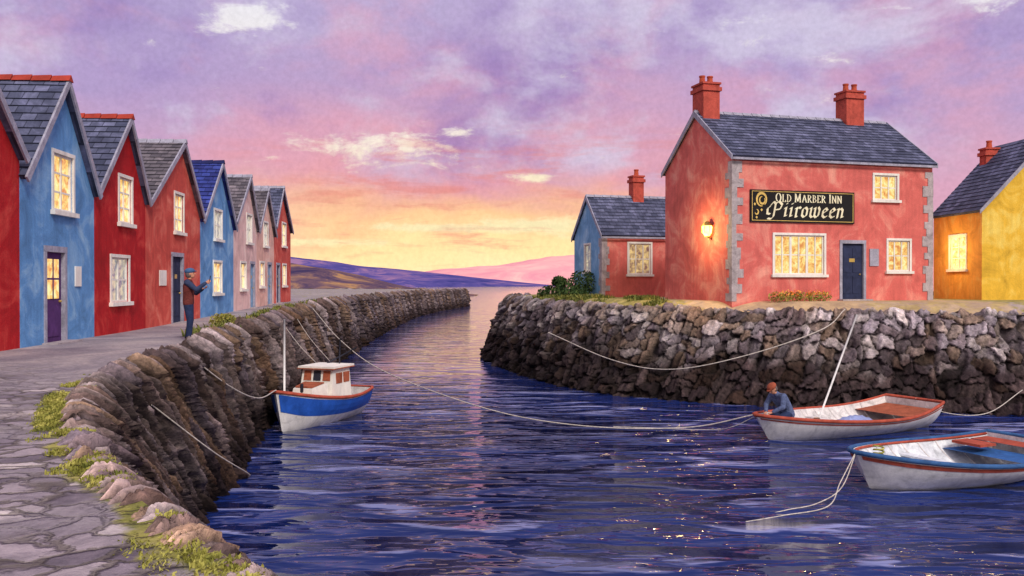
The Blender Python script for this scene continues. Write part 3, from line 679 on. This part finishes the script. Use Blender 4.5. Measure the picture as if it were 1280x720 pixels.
wl=B(); wl.box(-.14,-.001,1.56,1.68,2.5,2.56); wl.box(-.26,-.1,1.54,1.70,2.56,2.6)
lampo=wl.obj('wall_lamp',[M['brass']],inn)
def prism(b,cx,cy,prof,seg=6):
    v=[];f=[]
    for r,z in prof:
        for j in range(seg): v.append((cx+r*math.cos(2*math.pi*(j+.5)/seg),cy+r*math.sin(2*math.pi*(j+.5)/seg),z))
    for i in range(len(prof)-1):
        for j in range(seg): k=(j+1)%seg; f.append((i*seg+j,i*seg+k,(i+1)*seg+k,(i+1)*seg+j))
    f.append(tuple(reversed(range(seg)))); f.append(tuple((len(prof)-1)*seg+j for j in range(seg))); b.add(v,f)
g_=B(); prism(g_,-.19,1.62,[(.1,2.605),(.18,2.74),(.2,2.98),(.17,3.02)]); g_.obj('lamp_shade',[M['lampglow']],lampo)
c_=B(); prism(c_,-.19,1.62,[(.24,3.025),(.2,3.07),(.04,3.22)]); c_.obj('lamp_cap',[M['brass']],lampo)
for j in range(6):
    a=2*math.pi*(j+.5)/6; c_=B(); c_.capsule((-.19+.2*math.cos(a),1.62+.2*math.sin(a),2.74),(-.19+.215*math.cos(a),1.62+.215*math.sin(a),3.0),.012,.012,5,cap=1); c_.obj('lamp_rib',[M['brass']],lampo)
def wlight(px,py,pz,org,rz,en,colr,sz,nm):
    ld=bpy.data.lights.new(nm,'POINT'); ld.energy=en; ld.color=colr; ld.shadow_soft_size=sz
    lo=bpy.data.objects.new(nm,ld); scene.collection.objects.link(lo)
    c,s=math.cos(rz),math.sin(rz); lo.location=(org[0]+px*c-py*s,org[1]+px*s+py*c,org[2]+pz)
wlight(-.8,1.62,2.8,(8.5,34,3.58),RZ,180,(1,.74,.28),.2,'lamp_light')
an=thing('cottage','small coral cottage with pale blue gable beside the inn','cottage',(4.5,44,3.58),RZ)
ro=longhouse(an,5.0,4,3.14,5.1,[M['inn'],M['blue2']],M['slate'],[(2.05-.6,2.05+.6,-.2,.14,1.15,2.7),(-.2,.14,2-.4,2+.4,1.3,2.7)])
window(an,(2.05,0,1.15),0,1.2,1.55,3,2,GD); window(an,(0,2,1.3),-math.pi/2,.8,1.4,2,3,GC)
chimney(ro,2.75,2,4.3,6.3,.6,.6,1); quoins(an,[(0,0,1,1,3.0),(4.1,0,-1,1,3.0)])
RY=math.radians(4)
ye=thing('house','yellow gabled house with glow-tinted orange side wall and lit window','house',(19.75,37,3.6),RY)
w_=6.0; dp=3.7; ev=3.75; rg=6.9
b=B(); v=[(0,0,-.6),(w_,0,-.6),(w_,0,ev),(w_/2,0,rg),(0,0,ev)]; v+=[(x,dp,z) for x,_,z in v]
b.add(v,[(0,1,2,3,4),(9,8,7,6,5),(0,5,6,1),(1,6,7,2),(2,7,8,3),(3,8,9,4)],0); b.add(v,[(4,9,5,0)],1)
wo=b.obj('wall',[M['yellow'],M['orange']],ye)
bm=bmesh.new(); bm.from_mesh(wo.data); bmesh.ops.remove_doubles(bm,verts=bm.verts,dist=1e-4); bmesh.ops.recalc_face_normals(bm,faces=bm.faces); bm.to_mesh(wo.data); bm.free()
cut(wo,[(-.2,.14,1.75-.6,1.75+.6,1.3,2.75)])
window(ye,(0,1.75,1.3),-math.pi/2,1.2,1.45,2,3,M['glowhot'])
wlight(-.8,1.75,2.1,(19.75,37,3.6),RY,100,(1,.72,.3),.3,'wall_fill_light')  # added unseen point light outside the window, brightens the side wall
vs=[];fs=[];uv=[]
slope(vs,fs,uv,(-.15,-.12,ev-.02),(-.15,dp+.1,ev-.02),(w_/2,dp+.1,rg+.14),(w_/2,-.12,rg+.14))
slope(vs,fs,uv,(w_+.15,-.12,ev-.02),(w_+.15,dp+.1,ev-.02),(w_/2,dp+.1,rg+.14),(w_/2,-.12,rg+.14))
ro=mk('roof',vs,fs,M['slate'],ye,uvs=uv)
tb=B()
for sx in (-.18,w_+.18):
    A=(sx,ev+.0); C=(w_/2,rg+.2); p=[(A[0],A[1]-.16),(C[0],C[1]-.24),(C[0],C[1]),(A[0],A[1])]
    tb.add([(x,-.17,z) for x,z in p]+[(x,-.125,z) for x,z in p],[(0,1,2,3),(7,6,5,4),(0,4,5,1),(1,5,6,2),(2,6,7,3),(3,7,4,0)])
tb.obj('gable_trim',[M['trim']],ye)
chimney(ro,w_/2-.6,dp-.4,rg-1.2,rg-.1,.6,.5,1)
# ---------------------------------------------------------------- vegetation
def leaves(name,centers,n,size,mat,seed=1):
    r=random.Random(seed); v=[];f=[]
    for _ in range(n):
        c,rad=r.choice(centers)
        while True:
            d_=Vector((r.uniform(-1,1),r.uniform(-1,1),r.uniform(-1,1)))
            if .35<d_.length<1: break
        p=Vector(c)+Vector((d_.x*rad[0],d_.y*rad[1],d_.z*rad[2])); a=Vector((r.gauss(0,1),r.gauss(0,1),r.gauss(0,1))).normalized()
        b_=a.orthogonal().normalized(); c2=a.cross(b_); s=size*r.uniform(.6,1.3); o=len(v)
        v+=[p-b_*s,p-c2*s*.5,p+b_*s,p+c2*s*.5]; f.append((o,o+1,o+2,o+3))
    return mk(name,v,f,mat)
def tufts(name,pts,mat,h=.18,seed=2,per=9):
    r=random.Random(seed); v=[];f=[]
    for (x,y,z,s) in pts:
        for _ in range(per):
            a=r.uniform(0,6.28); hh=h*s*r.uniform(.5,1.3); w=.012*s*r.uniform(.8,1.6); ox,oy=r.gauss(0,.05*s),r.gauss(0,.05*s); ln=hh*r.uniform(.2,.9)
            c,sn=math.cos(a),math.sin(a); o=len(v)
            v+=[(x+ox-sn*w,y+oy+c*w,z),(x+ox+sn*w,y+oy-c*w,z),(x+ox+c*ln*.4+sn*w*.7,y+oy+sn*ln*.4-c*w*.7,z+hh*.7),(x+ox+c*ln*.4-sn*w*.7,y+oy+sn*ln*.4+c*w*.7,z+hh*.7),(x+ox+c*ln,y+oy+sn*ln,z+hh)]
            f+=[(o,o+1,o+2,o+3),(o+3,o+2,o+4)]
    o=mk(name,v,f,mat); o['kind']='stuff'; return o
r=random.Random(5)
def alongL(y0,y1,n,in0,in1,clump=.5,s=(1,1),fr=1.6):
    out=[]
    while len(out)<n:
        y=r.uniform(y0,y1); k=int(np.argmin(abs(TL[:400,1]-y)))
        P=TL[k]; of=r.uniform(in0,in1); x=P[0]-of
        if fbm(np.array([x*fr+5]),np.array([y*fr]),77)[0]<clump: continue
        out.append((x,y+r.uniform(-.06,.06),P[2]+.02+(.03 if of<.3 else 0),r.uniform(*s)))
    return out
o=tufts('moss_grass',alongL(3.9,13,800,.02,.5,.48,(.25,.6),2.2),M['moss'],h=.07,per=10); tag(o,'yellow green grass tufts on the quay edge','grass')
o=leaves('moss',[((x,y,z-.005),(.09,.09,.035)) for x,y,z,s in alongL(3.9,13.5,520,.0,.5,.49,(1,1),2.2)],15000,.014,M['moss'],9); tag(o,'cushions of yellow green moss on the quay edge','moss'); o['kind']='stuff'
o=tufts('quay_grass',alongL(23,58,500,.1,.9,.5,(1,2)),M['grass'],h=.12,seed=4); tag(o,'thin grass along the far quay edge','grass')
pp=[]
while len(pp)<1500:
    i=r.randrange(120,290); P=TR[i]; e0=sp_[i]-P; L=math.hypot(*e0[:2]); dd=r.uniform(.3,3.2); q=dd/L
    x=P[0]+e0[0]*q; y=P[1]+e0[1]*q
    if (x<6.3 and y<47) or x>14:
        if fbm(np.array([x*.9]),np.array([y*.9]),33)[0]>.48: pp.append((x,y,P[2]+(3.58-P[2])*min(1,dd/1.5)*.95,r.uniform(.8,1.7)))
o=tufts('headland_grass',pp,M['grass'],h=.12,seed=6); tag(o,'dry green grass on top of the harbour wall','grass')
o=leaves('shrub',[((2.9,44.5,3.95),(.9,.9,.5)),((3.6,45.2,4.3),(.8,.8,.65)),((2.1,45.5,3.8),(.8,.7,.35)),((3.0,43.2,3.75),(.9,.7,.3)),((2.4,44.8,4.35),(.4,.4,.3))],3200,.085,M['bush'],3)
tag(o,'dark green shrub beside the small cottage','shrub')
o=leaves('flowering_plant',[((10.2+.4*i,33.95+.12*i,3.76),(.34,.2,.2)) for i in range(6)],1200,.045,M['moss'],5); tag(o,'green leafy plants below the inn window','plant')
o=leaves('flowers',[((10.2+.4*i,33.85+.12*i,3.9),(.3,.2,.14)) for i in range(6)],240,.04,M['flower'],8); tag(o,'orange and red flowers below the inn window','flowers'); o['kind']='stuff'
o=leaves('flowering_plant',[((-9.6,29.2,3.05),(.45,.5,.25)),((-9.75,29.8,3.05),(.3,.5,.22))],800,.05,M['moss'],6); tag(o,'low leafy plants growing on the quay','plant')
# ---------------------------------------------------------------- boats
def hullgeo(L,Bm,mid,bow,stern,T=.72):
    def fb(u):
        return T+(1-T)*math.sin(math.pi/2*u/.42) if u<.42 else max(0.0,math.cos(math.pi/2*((u-.42)/.58)))**.64
    def sh(u): return mid+(bow-mid)*max(0,(u-.35)/.65)**2+(stern-mid)*max(0,(.35-u)/.35)**2
    def P(u,v,side,ins=0,out=0):
        b=max(0,Bm/2*fb(u)-ins)+out; zk=-.22+.25*max(0,(u-.8)/.2)**2
        y=b*(1-(1-v)**2.2)**.62*(.8+.2*v); z=zk+(sh(u)-zk)*v
        x=(L-ins*1.5)*u*(.93+.07*v)+out*(u**4)
        return (x,side*y,z)
    return P,sh,fb
def hullgrid(P,u0,u1,v0,v1,nu,nv,ins=0,out=0):
    v=[];f=[]
    for sd_ in (-1,1):
        o=len(v)
        for i in range(nu+1):
            for j in range(nv+1): v.append(P(u0+(u1-u0)*i/nu,v0+(v1-v0)*j/nv,sd_,ins,out))
        for i in range(nu):
            for j in range(nv):
                a=o+i*(nv+1)+j; q=(a,a+nv+1,a+nv+2,a+1); f.append(q if sd_<0 else q[::-1])
    return v,f
def boat(name,label,cat,bowpt,sternpt,Bm,mid,bow,stern,rim,inside,band=None,band2=None,hullm=None,floorv=.34,T=.72,ribs=True):
    d_=Vector(bowpt)-Vector(sternpt); L=d_.length; rz=math.atan2(d_.y,d_.x)
    th=thing(name,label,cat,(sternpt[0],sternpt[1],0),rz,'small boats moored in the harbour')
    P,sh,fb=hullgeo(L,Bm,mid,bow,stern,T)
    b=B(); v,f=hullgrid(P,0,1,0,1,36,12); b.add(v,f,0)
    tr=[P(0,j/12,-1) for j in range(12,-1,-1)]+[P(0,j/12,1) for j in range(1,13)]
    b.add(tr,[tuple(range(len(tr)))],0)
    b.obj('hull',[hullm or M['hullw']],th,smooth=True)
    b=B(); v,f=hullgrid(P,.015,.97,floorv,1,36,8,ins=.05); b.add(v,[q[::-1] for q in f],0)
    tr=[P(.015,floorv+(1-floorv)*j/8,-1,.05) for j in range(8,-1,-1)]+[P(.015,floorv+(1-floorv)*j/8,1,.05) for j in range(0,9)]
    b.add(tr,[tuple(range(len(tr)))[::-1]],0)
    for i in range(36):
        u0=.015+.955*i/36;u1=.015+.955*(i+1)/36
        b.add([P(u0,floorv,-1,.05),P(u1,floorv,-1,.05),P(u1,floorv,1,.05),P(u0,floorv,1,.05)],[(0,1,2,3)],0)
    b.obj('inside_planking',[inside],th)
    if ribs:
        for k in range(1,9):
            u=.06+.86*k/9; b=B()
            pts=[P(u,floorv+(0.98-floorv)*(1-j/5),-1,.055) for j in range(6)]+[P(u,floorv+(0.98-floorv)*j/5,1,.055) for j in range(6)]
            for a,c in zip(pts[:-1],pts[1:]): b.capsule(a,c,.018,.018,5,cap=1)
            b.obj('rib',[M['inner']],th)
    rp=[P(u,1,-1) for u in np.linspace(0,1,40)]+[P(u,1,1) for u in np.linspace(1,0,40)][1:]
    rp.append(rp[0]); tube('gunwale',rp,.05,rim,th,smoothcurve=False,seg=8)
    for k,(bm_,r0) in enumerate([x for x in (band,band2) if x]):
        b=B(); v,f=hullgrid(P,0.0,.995,r0[0],r0[1],40,3,out=.008+.003*k); b.add(v,f)
        tr=[Vector(P(0,r0[0]+(r0[1]-r0[0])*j/3,-1,0,.008))+Vector((-.006,0,0)) for j in range(4)]+[Vector(P(0,r0[0]+(r0[1]-r0[0])*j/3,1,0,.008))+Vector((-.006,0,0)) for j in range(3,-1,-1)]
        b.add(tr,[tuple(range(8))]); b.obj('painted_band',[bm_],th,smooth=False)
    return th,P,sh,fb,L,rz
def seat(th,P,u,v,wd,mat,name='seat'):
    a=P(u,v,1,.05); b=B(); b.box(a[0]-wd/2,a[0]+wd/2,-a[1],a[1],a[2]-.02,a[2]+.025); return b.obj(name,[mat],th)
def deck(th,P,u0,u1,v,mat,name,z=0,n=8):
    b=B()
    for i in range(n):
        a=P(u0+(u1-u0)*i/n,v,1,.06); c=P(u0+(u1-u0)*(i+1)/n,v,1,.06)
        b.add([(a[0],-a[1],a[2]+z),(c[0],-c[1],c[2]+z),(c[0],c[1],c[2]+z),(a[0],a[1],a[2]+z)],[(0,1,2,3)])
    return b.obj(name,[mat],th)
bwA,stA=(6.6,23.8),(12.3,26.9)
A_,PA,shA,fbA,LA,rzA=boat('rowing_boat','white rowing boat with rust red rim and leaning pole','boat',bwA,stA,2.8,.48,.72,.76,M['rimred'],M['inner'],band=(M['rimred'],(.84,.89)),floorv=.25)
seat(A_,PA,.52,.7,.26,M['inner']); seat(A_,PA,.76,.7,.32,M['woodl'])
deck(A_,PA,.02,.2,.8,M['wood'],'stern_deck'); deck(A_,PA,.9,.965,.85,M['inner'],'bow_deck')
b=B(); n_=13; v=[]
for i in range(n_):
    for j in range(n_): v.append((LA*.28+.17*i,-.5+.11*j,.16+.32*math.exp(-((i-6)**2/20+(j-6)**2/14))+.035*math.sin(i*1.7+j*1.3)))
b.add(v,[(i*n_+j,(i+1)*n_+j,(i+1)*n_+j+1,i*n_+j+1) for i in range(n_-1) for j in range(n_-1)]); b.obj('folded_cloth',[M['tarpl']],A_,smooth=True)
tube('pole',[(LA*.66,.1,.3),(LA*.66-2.1,-.3,3.35)],.03,M['hullw'],A_,n=2)
tube('mast_step',[(LA*.66,.1,.28),(LA*.66,.1,.5)],.09,M['woodl'],A_,n=2)
bwB,stB=(7.1,18.15),(12.0,20.5)
B_,PB,shB,fbB,LB,rzB=boat('rowing_boat','white rowing boat with slate blue rim and red stripe','boat',bwB,stB,3.15,.54,.8,.7,M['rimblue'],M['innerb'],band=(M['rimred'],(.82,.92)),band2=(M['rimblue'],(.95,1.0)),floorv=.25,T=.62)
tube('inner_gunwale',[PB(u,.97,-1,.07) for u in np.linspace(.02,.95,30)]+[PB(u,.97,1,.07) for u in np.linspace(.95,.02,30)],.03,M['rimred'],B_,smoothcurve=False)
seat(B_,PB,.48,.66,.26,M['innerb']); seat(B_,PB,.76,.7,.26,M['inner'])
deck(B_,PB,.02,.09,.9,M['rimred'],'stern_deck'); deck(B_,PB,.092,.24,.72,M['tarp'],'stern_seat')
b=B(); b.box(LB*.12,LB*.22,-1.05,-.3,.5,.56); b.obj('locker_lid',[M['rimred']],B_)
b=B(); v=[];n_=9
for i in range(n_):
    for j in range(n_): v.append((LB*.6+.1*i-.1*j*.3,-.1+.09*j,.22+.26*math.exp(-((i-4)**2+(j-4)**2)/9)+.03*math.sin(i*2.1+j*1.3)))
b.add(v,[(i*n_+j,(i+1)*n_+j,(i+1)*n_+j+1,i*n_+j+1) for i in range(n_-1) for j in range(n_-1)]); b.obj('blue_tarpaulin',[M['tarp']],B_)
tube('coiled_rope',[(LB*.88+.1*math.cos(a),.1*math.sin(a),.66+.012*a) for a in np.linspace(0,18,40)],.018,M['moss'],B_,n=2)
C_,PC,shC,fbC,LC,rzC=boat('fishing_boat','small blue and white fishing boat with white wheelhouse','boat',(-6.72,25.0),(-5.35,29.3),2.2,.8,1.2,.86,M['rimred'],M['inner'],band=(M['hullb'],(.5,.93)),floorv=.5,ribs=False)
b=B()
for i in range(16):
    u0=.45+.52*i/16;u1=.45+.52*(i+1)/16; a=PC(u0,.93,1,.03);c=PC(u1,.93,1,.03)
    b.add([(a[0],-a[1],a[2]),(c[0],-c[1],c[2]),(c[0],0,c[2]+.04),(a[0],0,a[2]+.04),(c[0],c[1],c[2]),(a[0],a[1],a[2])],[(0,1,2,3),(3,2,4,5)])
b.obj('foredeck',[M['wood']],C_)
x0,x1=LC*.24,LC*.48; z0,z1=.5,1.66
b=B(); b.add([(x0,-.6,z0),(x1+.2,-.6,z0),(x1+.2,.6,z0),(x0,.6,z0),(x0+.04,-.52,z1),(x1,-.52,z1),(x1,.52,z1),(x0+.04,.52,z1)],[(0,3,2,1),(4,5,6,7),(0,1,5,4),(1,2,6,5),(2,3,7,6),(3,0,4,7)])
b.add([(x1+.15,-.46,.8),(x1+.95,-.36,.8),(x1+.95,.36,.8),(x1+.15,.46,.8),(x1+.15,-.42,1.22),(x1+.9,-.32,1.12),(x1+.9,.32,1.12),(x1+.15,.42,1.22)],[(0,3,2,1),(4,5,6,7),(0,1,5,4),(1,2,6,5),(2,3,7,6),(3,0,4,7)])
wh=b.obj('wheelhouse',[M['white']],C_)
b=B(); b.box(x0-.1,x1+.14,-.62,.62,z1+.002,z1+.06); b.obj('cabin_roof',[M['white']],wh)
b=B(); b.box(x0-.12,x1+.16,-.64,.64,z1-.03,z1+.001); b.obj('roof_band',[M['wood']],wh)
b=B(); b.add([(x1+.22,-.34,1.222),(x1+.84,-.28,1.142),(x1+.84,.28,1.142),(x1+.22,.34,1.222),(x1+.22,-.34,1.26),(x1+.84,-.28,1.18),(x1+.84,.28,1.18),(x1+.22,.34,1.26)],[(0,3,2,1),(4,5,6,7),(0,1,5,4),(1,2,6,5),(2,3,7,6),(3,0,4,7)]); b.obj('hatch',[M['wood']],wh)
for yy in (-.33,.0,.33):
    b=B(); xf=lambda z:x1+.2*(z1-z)/(z1-z0)+.006
    za,zb=1.28,1.58; b.add([(xf(za),yy-.13,za),(xf(za),yy+.13,za),(xf(zb),yy+.12,zb),(xf(zb),yy-.12,zb),(xf(za)+.012,yy-.13,za),(xf(za)+.012,yy+.13,za),(xf(zb)+.012,yy+.12,zb),(xf(zb)+.012,yy-.12,zb)],[(4,5,6,7),(0,1,5,4),(1,2,6,5),(2,3,7,6),(3,0,4,7)])
    b.obj('window',[M['wood'] if yy else M['dark']],wh)
for sd_ in (-1,1):
    for xx in (x0+.12,x0+.58):
        b=B(); ys=sd_*.57; b.box(xx,xx+.36,min(ys,ys-sd_*.03),max(ys,ys-sd_*.03),1.18,1.5); b.obj('window',[M['wood']],wh)
tube('mast',[(LC*.9,0,1.0),(LC*.9,0,3.25)],.035,M['hullw'],C_,n=2)
tube('mast',[(x0+.1,.2,1.65),(x0+.05,.2,2.5)],.025,M['dark'],C_,n=2)
tube('boom',[(x0+.1,-.3,1.68),(x0-.5,.5,2.2)],.025,M['dark'],C_,n=2)
b=B(); b.ell((x0-.25,0,1.05),(.3,.4,.3)); b.ell((x0-.35,-.3,.95),(.25,.25,.25)); b.obj('fishing_net',[M['dark']],C_)
for yy in (-.3,.3):
    b=B(); b.capsule((LC*.8,yy,1.12),(LC*.8,yy,1.3),.05,.05,8); b.obj('bollard',[M['dark']],C_)
# ---------------------------------------------------------------- ropes
def rope(label,pts,r=.016):
    o=tube('mooring_rope',pts,r,M['rope'],n=12); tag(o,label,'rope','mooring ropes'); return o
rope('long pale mooring rope sagging across the channel',[(-9.05,40,3.12),(-7.1,36.5,1.9),(-4.8,33,.98),(-.95,28.2,.3),(1.95,25.9,.1),(4.9,24.9,.2),(6.7,23.9,.74)],.018)
rope('pale rope hanging along the harbour wall',[(1.5,36.2,2.25),(3.75,32.8,1.42),(5.6,31.0,1.25),(7.9,30.0,1.8),(10.5,29.9,2.7),(12.0,31.7,3.35)],.018)
rope('mooring rope from quay wall to fishing boat bow',[(-7.0,18.6,2.9),(-6.6,20.5,1.9),(-6.5,22.5,1.35),(-6.7,24.95,1.25)])
rope('taut mooring rope from quay to fishing boat cabin',[(-9.1,34,3.05),(-7.5,31,2.1),(-6.3,28.3,1.72)],.013)
rope('taut mooring rope from quay to fishing boat cabin',[(-9.5,38,3.1),(-7.5,32.5,2.3),(-5.9,28.5,1.75)],.013)
rope('slack rope hanging down the quay wall',[(-5.9,14.4,2.3),(-5.3,15.6,1.3),(-5.2,17.3,.55),(-5.7,19.0,.1)],.011)
rope('rope from rowing boat bow down into the water',[(7.12,18.2,.80),(6.5,17.4,.35),(6.0,16.7,.05),(5.0,16.2,.01),(4.2,15.8,.0)],.011)
rope('rope from rowing boat bow down into the water',[(7.12,18.2,.78),(6.6,17.6,.2),(5.9,17.0,.03),(5.2,16.6,.01),(4.8,16.4,-.02)],.011)
rope('rope from rowing boat stern to the harbour wall',[(12.3,26.8,.78),(13.2,26.7,.35),(14.6,27.0,.3),(16.2,27.9,.9)],.013)
rope('rope tied at rowing boat bow dipping to the water',[(6.7,23.9,.72),(6.1,24.4,.3),(5.5,25,.12),(3,26,.05)],.011)
# ---------------------------------------------------------------- people
def remesh(o,vx,it=6):
    md=o.modifiers.new('r','REMESH'); md.mode='VOXEL'; md.voxel_size=vx; md.use_smooth_shade=True
    s=o.modifiers.new('s','SMOOTH'); s.iterations=it; s.factor=.5; apply_mods(o)
def limb(b,ps):
    for (p,r1),(q,r2) in zip(ps[:-1],ps[1:]): b.capsule(p,q,r1,r2,12)
def hand(b,wr,dirv,curl,palmn):
    wr=Vector(wr); d_=Vector(dirv).normalized(); n=Vector(palmn).normalized(); s=d_.cross(n).normalized()
    for k in (-.026,-.009,.009,.026): b.capsule(wr+s*k*.6,wr+d_*.085+s*k,.015,.013,8)
    for k,ln in zip((-.03,-.01,.011,.031),(.062,.075,.07,.055)):
        a=wr+d_*.085+s*k; m1=a+(d_*math.cos(curl*.6)+n*math.sin(curl*.6))*ln*.5; m2=m1+(d_*math.cos(curl*1.7)+n*math.sin(curl*1.7))*ln*.5
        b.capsule(a,m1,.0098,.009,8); b.capsule(m1,m2,.009,.008,8)
    a=wr+d_*.025-s*.03; m1=a+(d_*.7-s*.6+n*.4).normalized()*.04; m2=m1+(d_*.8+n*.7).normalized()*.032
    b.capsule(a,m1,.012,.0105,8); b.capsule(m1,m2,.0105,.009,8)
def head(b,c,R):
    c=Vector(c); q=lambda x,y,z:c+R@Vector((x,y,z))
    b.ell(c,(.098,.077,.115),rot=R); b.ell(q(.025,0,-.06),(.07,.058,.06),rot=R); b.ell(q(.06,0,-.085),(.03,.03,.022),rot=R)
    b.capsule(q(.09,0,.01),q(.118,0,-.022),.009,.015,8); b.ell(q(-.0,.078,-.01),(.02,.012,.032),rot=R); b.ell(q(0,-.078,-.01),(.02,.012,.032),rot=R)
    b.capsule(q(.088,-.02,-.055),q(.088,.02,-.055),.009,.009,8)
def face(par,c,R):
    c=Vector(c); q=lambda x,y,z:c+R@Vector((x,y,z))
    for s in (-1,1):
        e_=B(); e_.ell(q(.088,s*.031,.008),(.012,.014,.009),rot=R,seg=10,rings=6); e_.obj('eye',[M['eye']],par)
def build_person(th,joint,R,headc,hands,cloth,capm,voxel=.0085):
    J=joint
    b=B()
    for s in ('L','R'):
        b.capsule(J['hip'+s],J['waist'+s],.10,.10); b.capsule(J['waist'+s],J['chest'+s],.10,.115)
        limb(b,[(J['sh'+s],.062),(J['el'+s],.043),(J['wr'+s],.029)])
        limb(b,[(J['hip'+s],.088),(J['kn'+s],.058),(J['an'+s],.04)]); b.capsule(J['an'+s],J['toe'+s],.04,.03)
    b.capsule(J['shL'],J['shR'],.06,.06); b.capsule(J['nb'],J['nk'],.058,.052); head(b,headc,R)
    for (wr,dv,cu,pn) in hands: hand(b,wr,dv,cu,pn)
    body=b.obj('body',[M['skin']],th); remesh(body,voxel,4)
    j=B()
    for s in ('L','R'):
        j.capsule(J['hip'+s],J['waist'+s],.125,.12); j.capsule(J['waist'+s],J['chest'+s],.12,.13)
    j.capsule(J['shL'],J['shR'],.075,.075); j.capsule(J['nb'],(Vector(J['nb'])*.6+Vector(J['nk'])*.4),.078,.07)
    if cloth[0]==cloth[1]:
        for s in ('L','R'): limb(j,[(J['sh'+s],.08),(J['el'+s],.06),(Vector(J['wr'+s])*.93+Vector(J['el'+s])*.07,.046)])
    jo=j.obj('jacket',[cloth[0]],th); remesh(jo,.012,4)
    if cloth[0]!=cloth[1]:
        for s in ('L','R'):
            k=B(); limb(k,[(J['sh'+s],.079),(J['el'+s],.058),(Vector(J['wr'+s])*.93+Vector(J['el'+s])*.07,.044)]); ko=k.obj('sleeve',[cloth[1]],th); remesh(ko,.01,3)
    t_=B()
    for s in ('L','R'): limb(t_,[(J['hip'+s],.115),(J['kn'+s],.082),(J['an'+s],.066)])
    t_.capsule(J['hipL'],J['hipR'],.118,.118); to=t_.obj('trousers',[cloth[2]],th); remesh(to,.012,4)
    for s in ('L','R'):
        k=B(); a=Vector(J['an'+s]); c=Vector(J['toe'+s]); k.capsule(a+Vector((-.03,0,-.03)),c,.05,.042); k.capsule(a,a+Vector((0,0,.06)),.055,.055); ko=k.obj('shoe',[M['shoe']],th); remesh(ko,.01,2)
    hc=Vector(headc); q=lambda x,y,z:hc+R@Vector((x,y,z))
    k=B(); k.ell(q(-.03,0,-.01),(.092,.09,.11),rot=R); k.obj('hair',[M['hair']],th,smooth=True)
    k=B(); k.ell(q(-.01,0,.066),(.125,.108,.078),rot=R); k.ell(q(.09,0,.05),(.075,.07,.014),rot=R); k.obj('cap',[capm],th,smooth=True)
    face(th,headc,R)
pm=thing('person','standing person in brown waistcoat and blue cap holding up a phone','person',(-7.98,21.7,2.88),math.radians(12))
J={}
for s,y in (('L',1),('R',-1)):
    J['hip'+s]=(0,y*.085,.93); J['waist'+s]=(.0,y*.07,1.1); J['chest'+s]=(.01,y*.09,1.33); J['sh'+s]=(0,y*.19,1.43)
J.update(knL=(.03,.12,.5),anL=(-.03,.13,.09),toeL=(.13,.16,.045),knR=(.05,-.1,.5),anR=(.03,-.11,.09),toeR=(.19,-.13,.045),
 elR=(.22,-.25,1.25),wrR=(.43,-.15,1.42),elL=(.14,.3,1.16),wrL=(.32,.12,1.27),nb=(0,0,1.44),nk=(.03,0,1.53))
R0=Matrix.Rotation(math.radians(-6),3,'Y')
build_person(pm,J,R0,(.045,0,1.645),[((.43,-.15,1.42),(.8,.15,.45),1.1,(0,1,.1)),((.32,.12,1.27),(.8,-.5,.2),1.0,(.2,-.3,1))],(M['jacket'],M['sleeve'],M['trouser']),M['cap'])
ph=B(); ph.box(-.012,.0,-.035,.035,-.075,.075); o=ph.obj('phone',[M['dark']],None,(-7.98+.54,21.7+.0,2.88+1.52),(0,math.radians(10),math.radians(12))); tag(o,'small dark phone held up by the standing person','phone')
sa=Vector((LA*.83,.05,0)); mat_=Matrix.Rotation(rzA,3,'Z'); wp=Vector((*stA,0))+mat_@sa
sz=.56; SC=1.15
ps=thing('person','seated person in slate blue coat and brown cap bending over ropes','person',(wp.x,wp.y,sz),rzA); ps.scale=(SC,SC,SC)
J={}
for s,y in (('L',1),('R',-1)):
    J['hip'+s]=(0,y*.09,.11); J['waist'+s]=(.07,y*.075,.28); J['chest'+s]=(.22,y*.09,.47); J['sh'+s]=(.3,y*.19,.56)
    J['kn'+s]=(.38,y*.17,.06); J['an'+s]=(.28,y*.16,-.22); J['toe'+s]=(.42,y*.17,-.25)
J.update(elL=(.42,.28,.32),wrL=(.58,.12,.2),elR=(.40,-.28,.32),wrR=(.56,-.12,.18),nb=(.33,0,.59),nk=(.40,0,.65))
R1=Matrix.Rotation(math.radians(38),3,'Y')
build_person(ps,J,R1,(.47,0,.735),[((.58,.12,.2),(.6,-.5,-.3),1.1,(0,-.3,-1)),((.56,-.12,.18),(.6,.5,-.3),1.1,(0,.3,-1))],(M['greycloth'],M['greycloth'],M['trouser']),M['capred'])
tb_=tube('mooring_rope',[tuple(wp+mat_@(Vector(q)*SC)+Vector((0,0,sz))) for q in [(.48,-.2,-.2),(.64,-.06,.12),(.66,.05,.14),(.84,.02,.12)]],.014,M['rope']); tag(tb_,'rope held in the hands of the seated person','rope','mooring ropes')
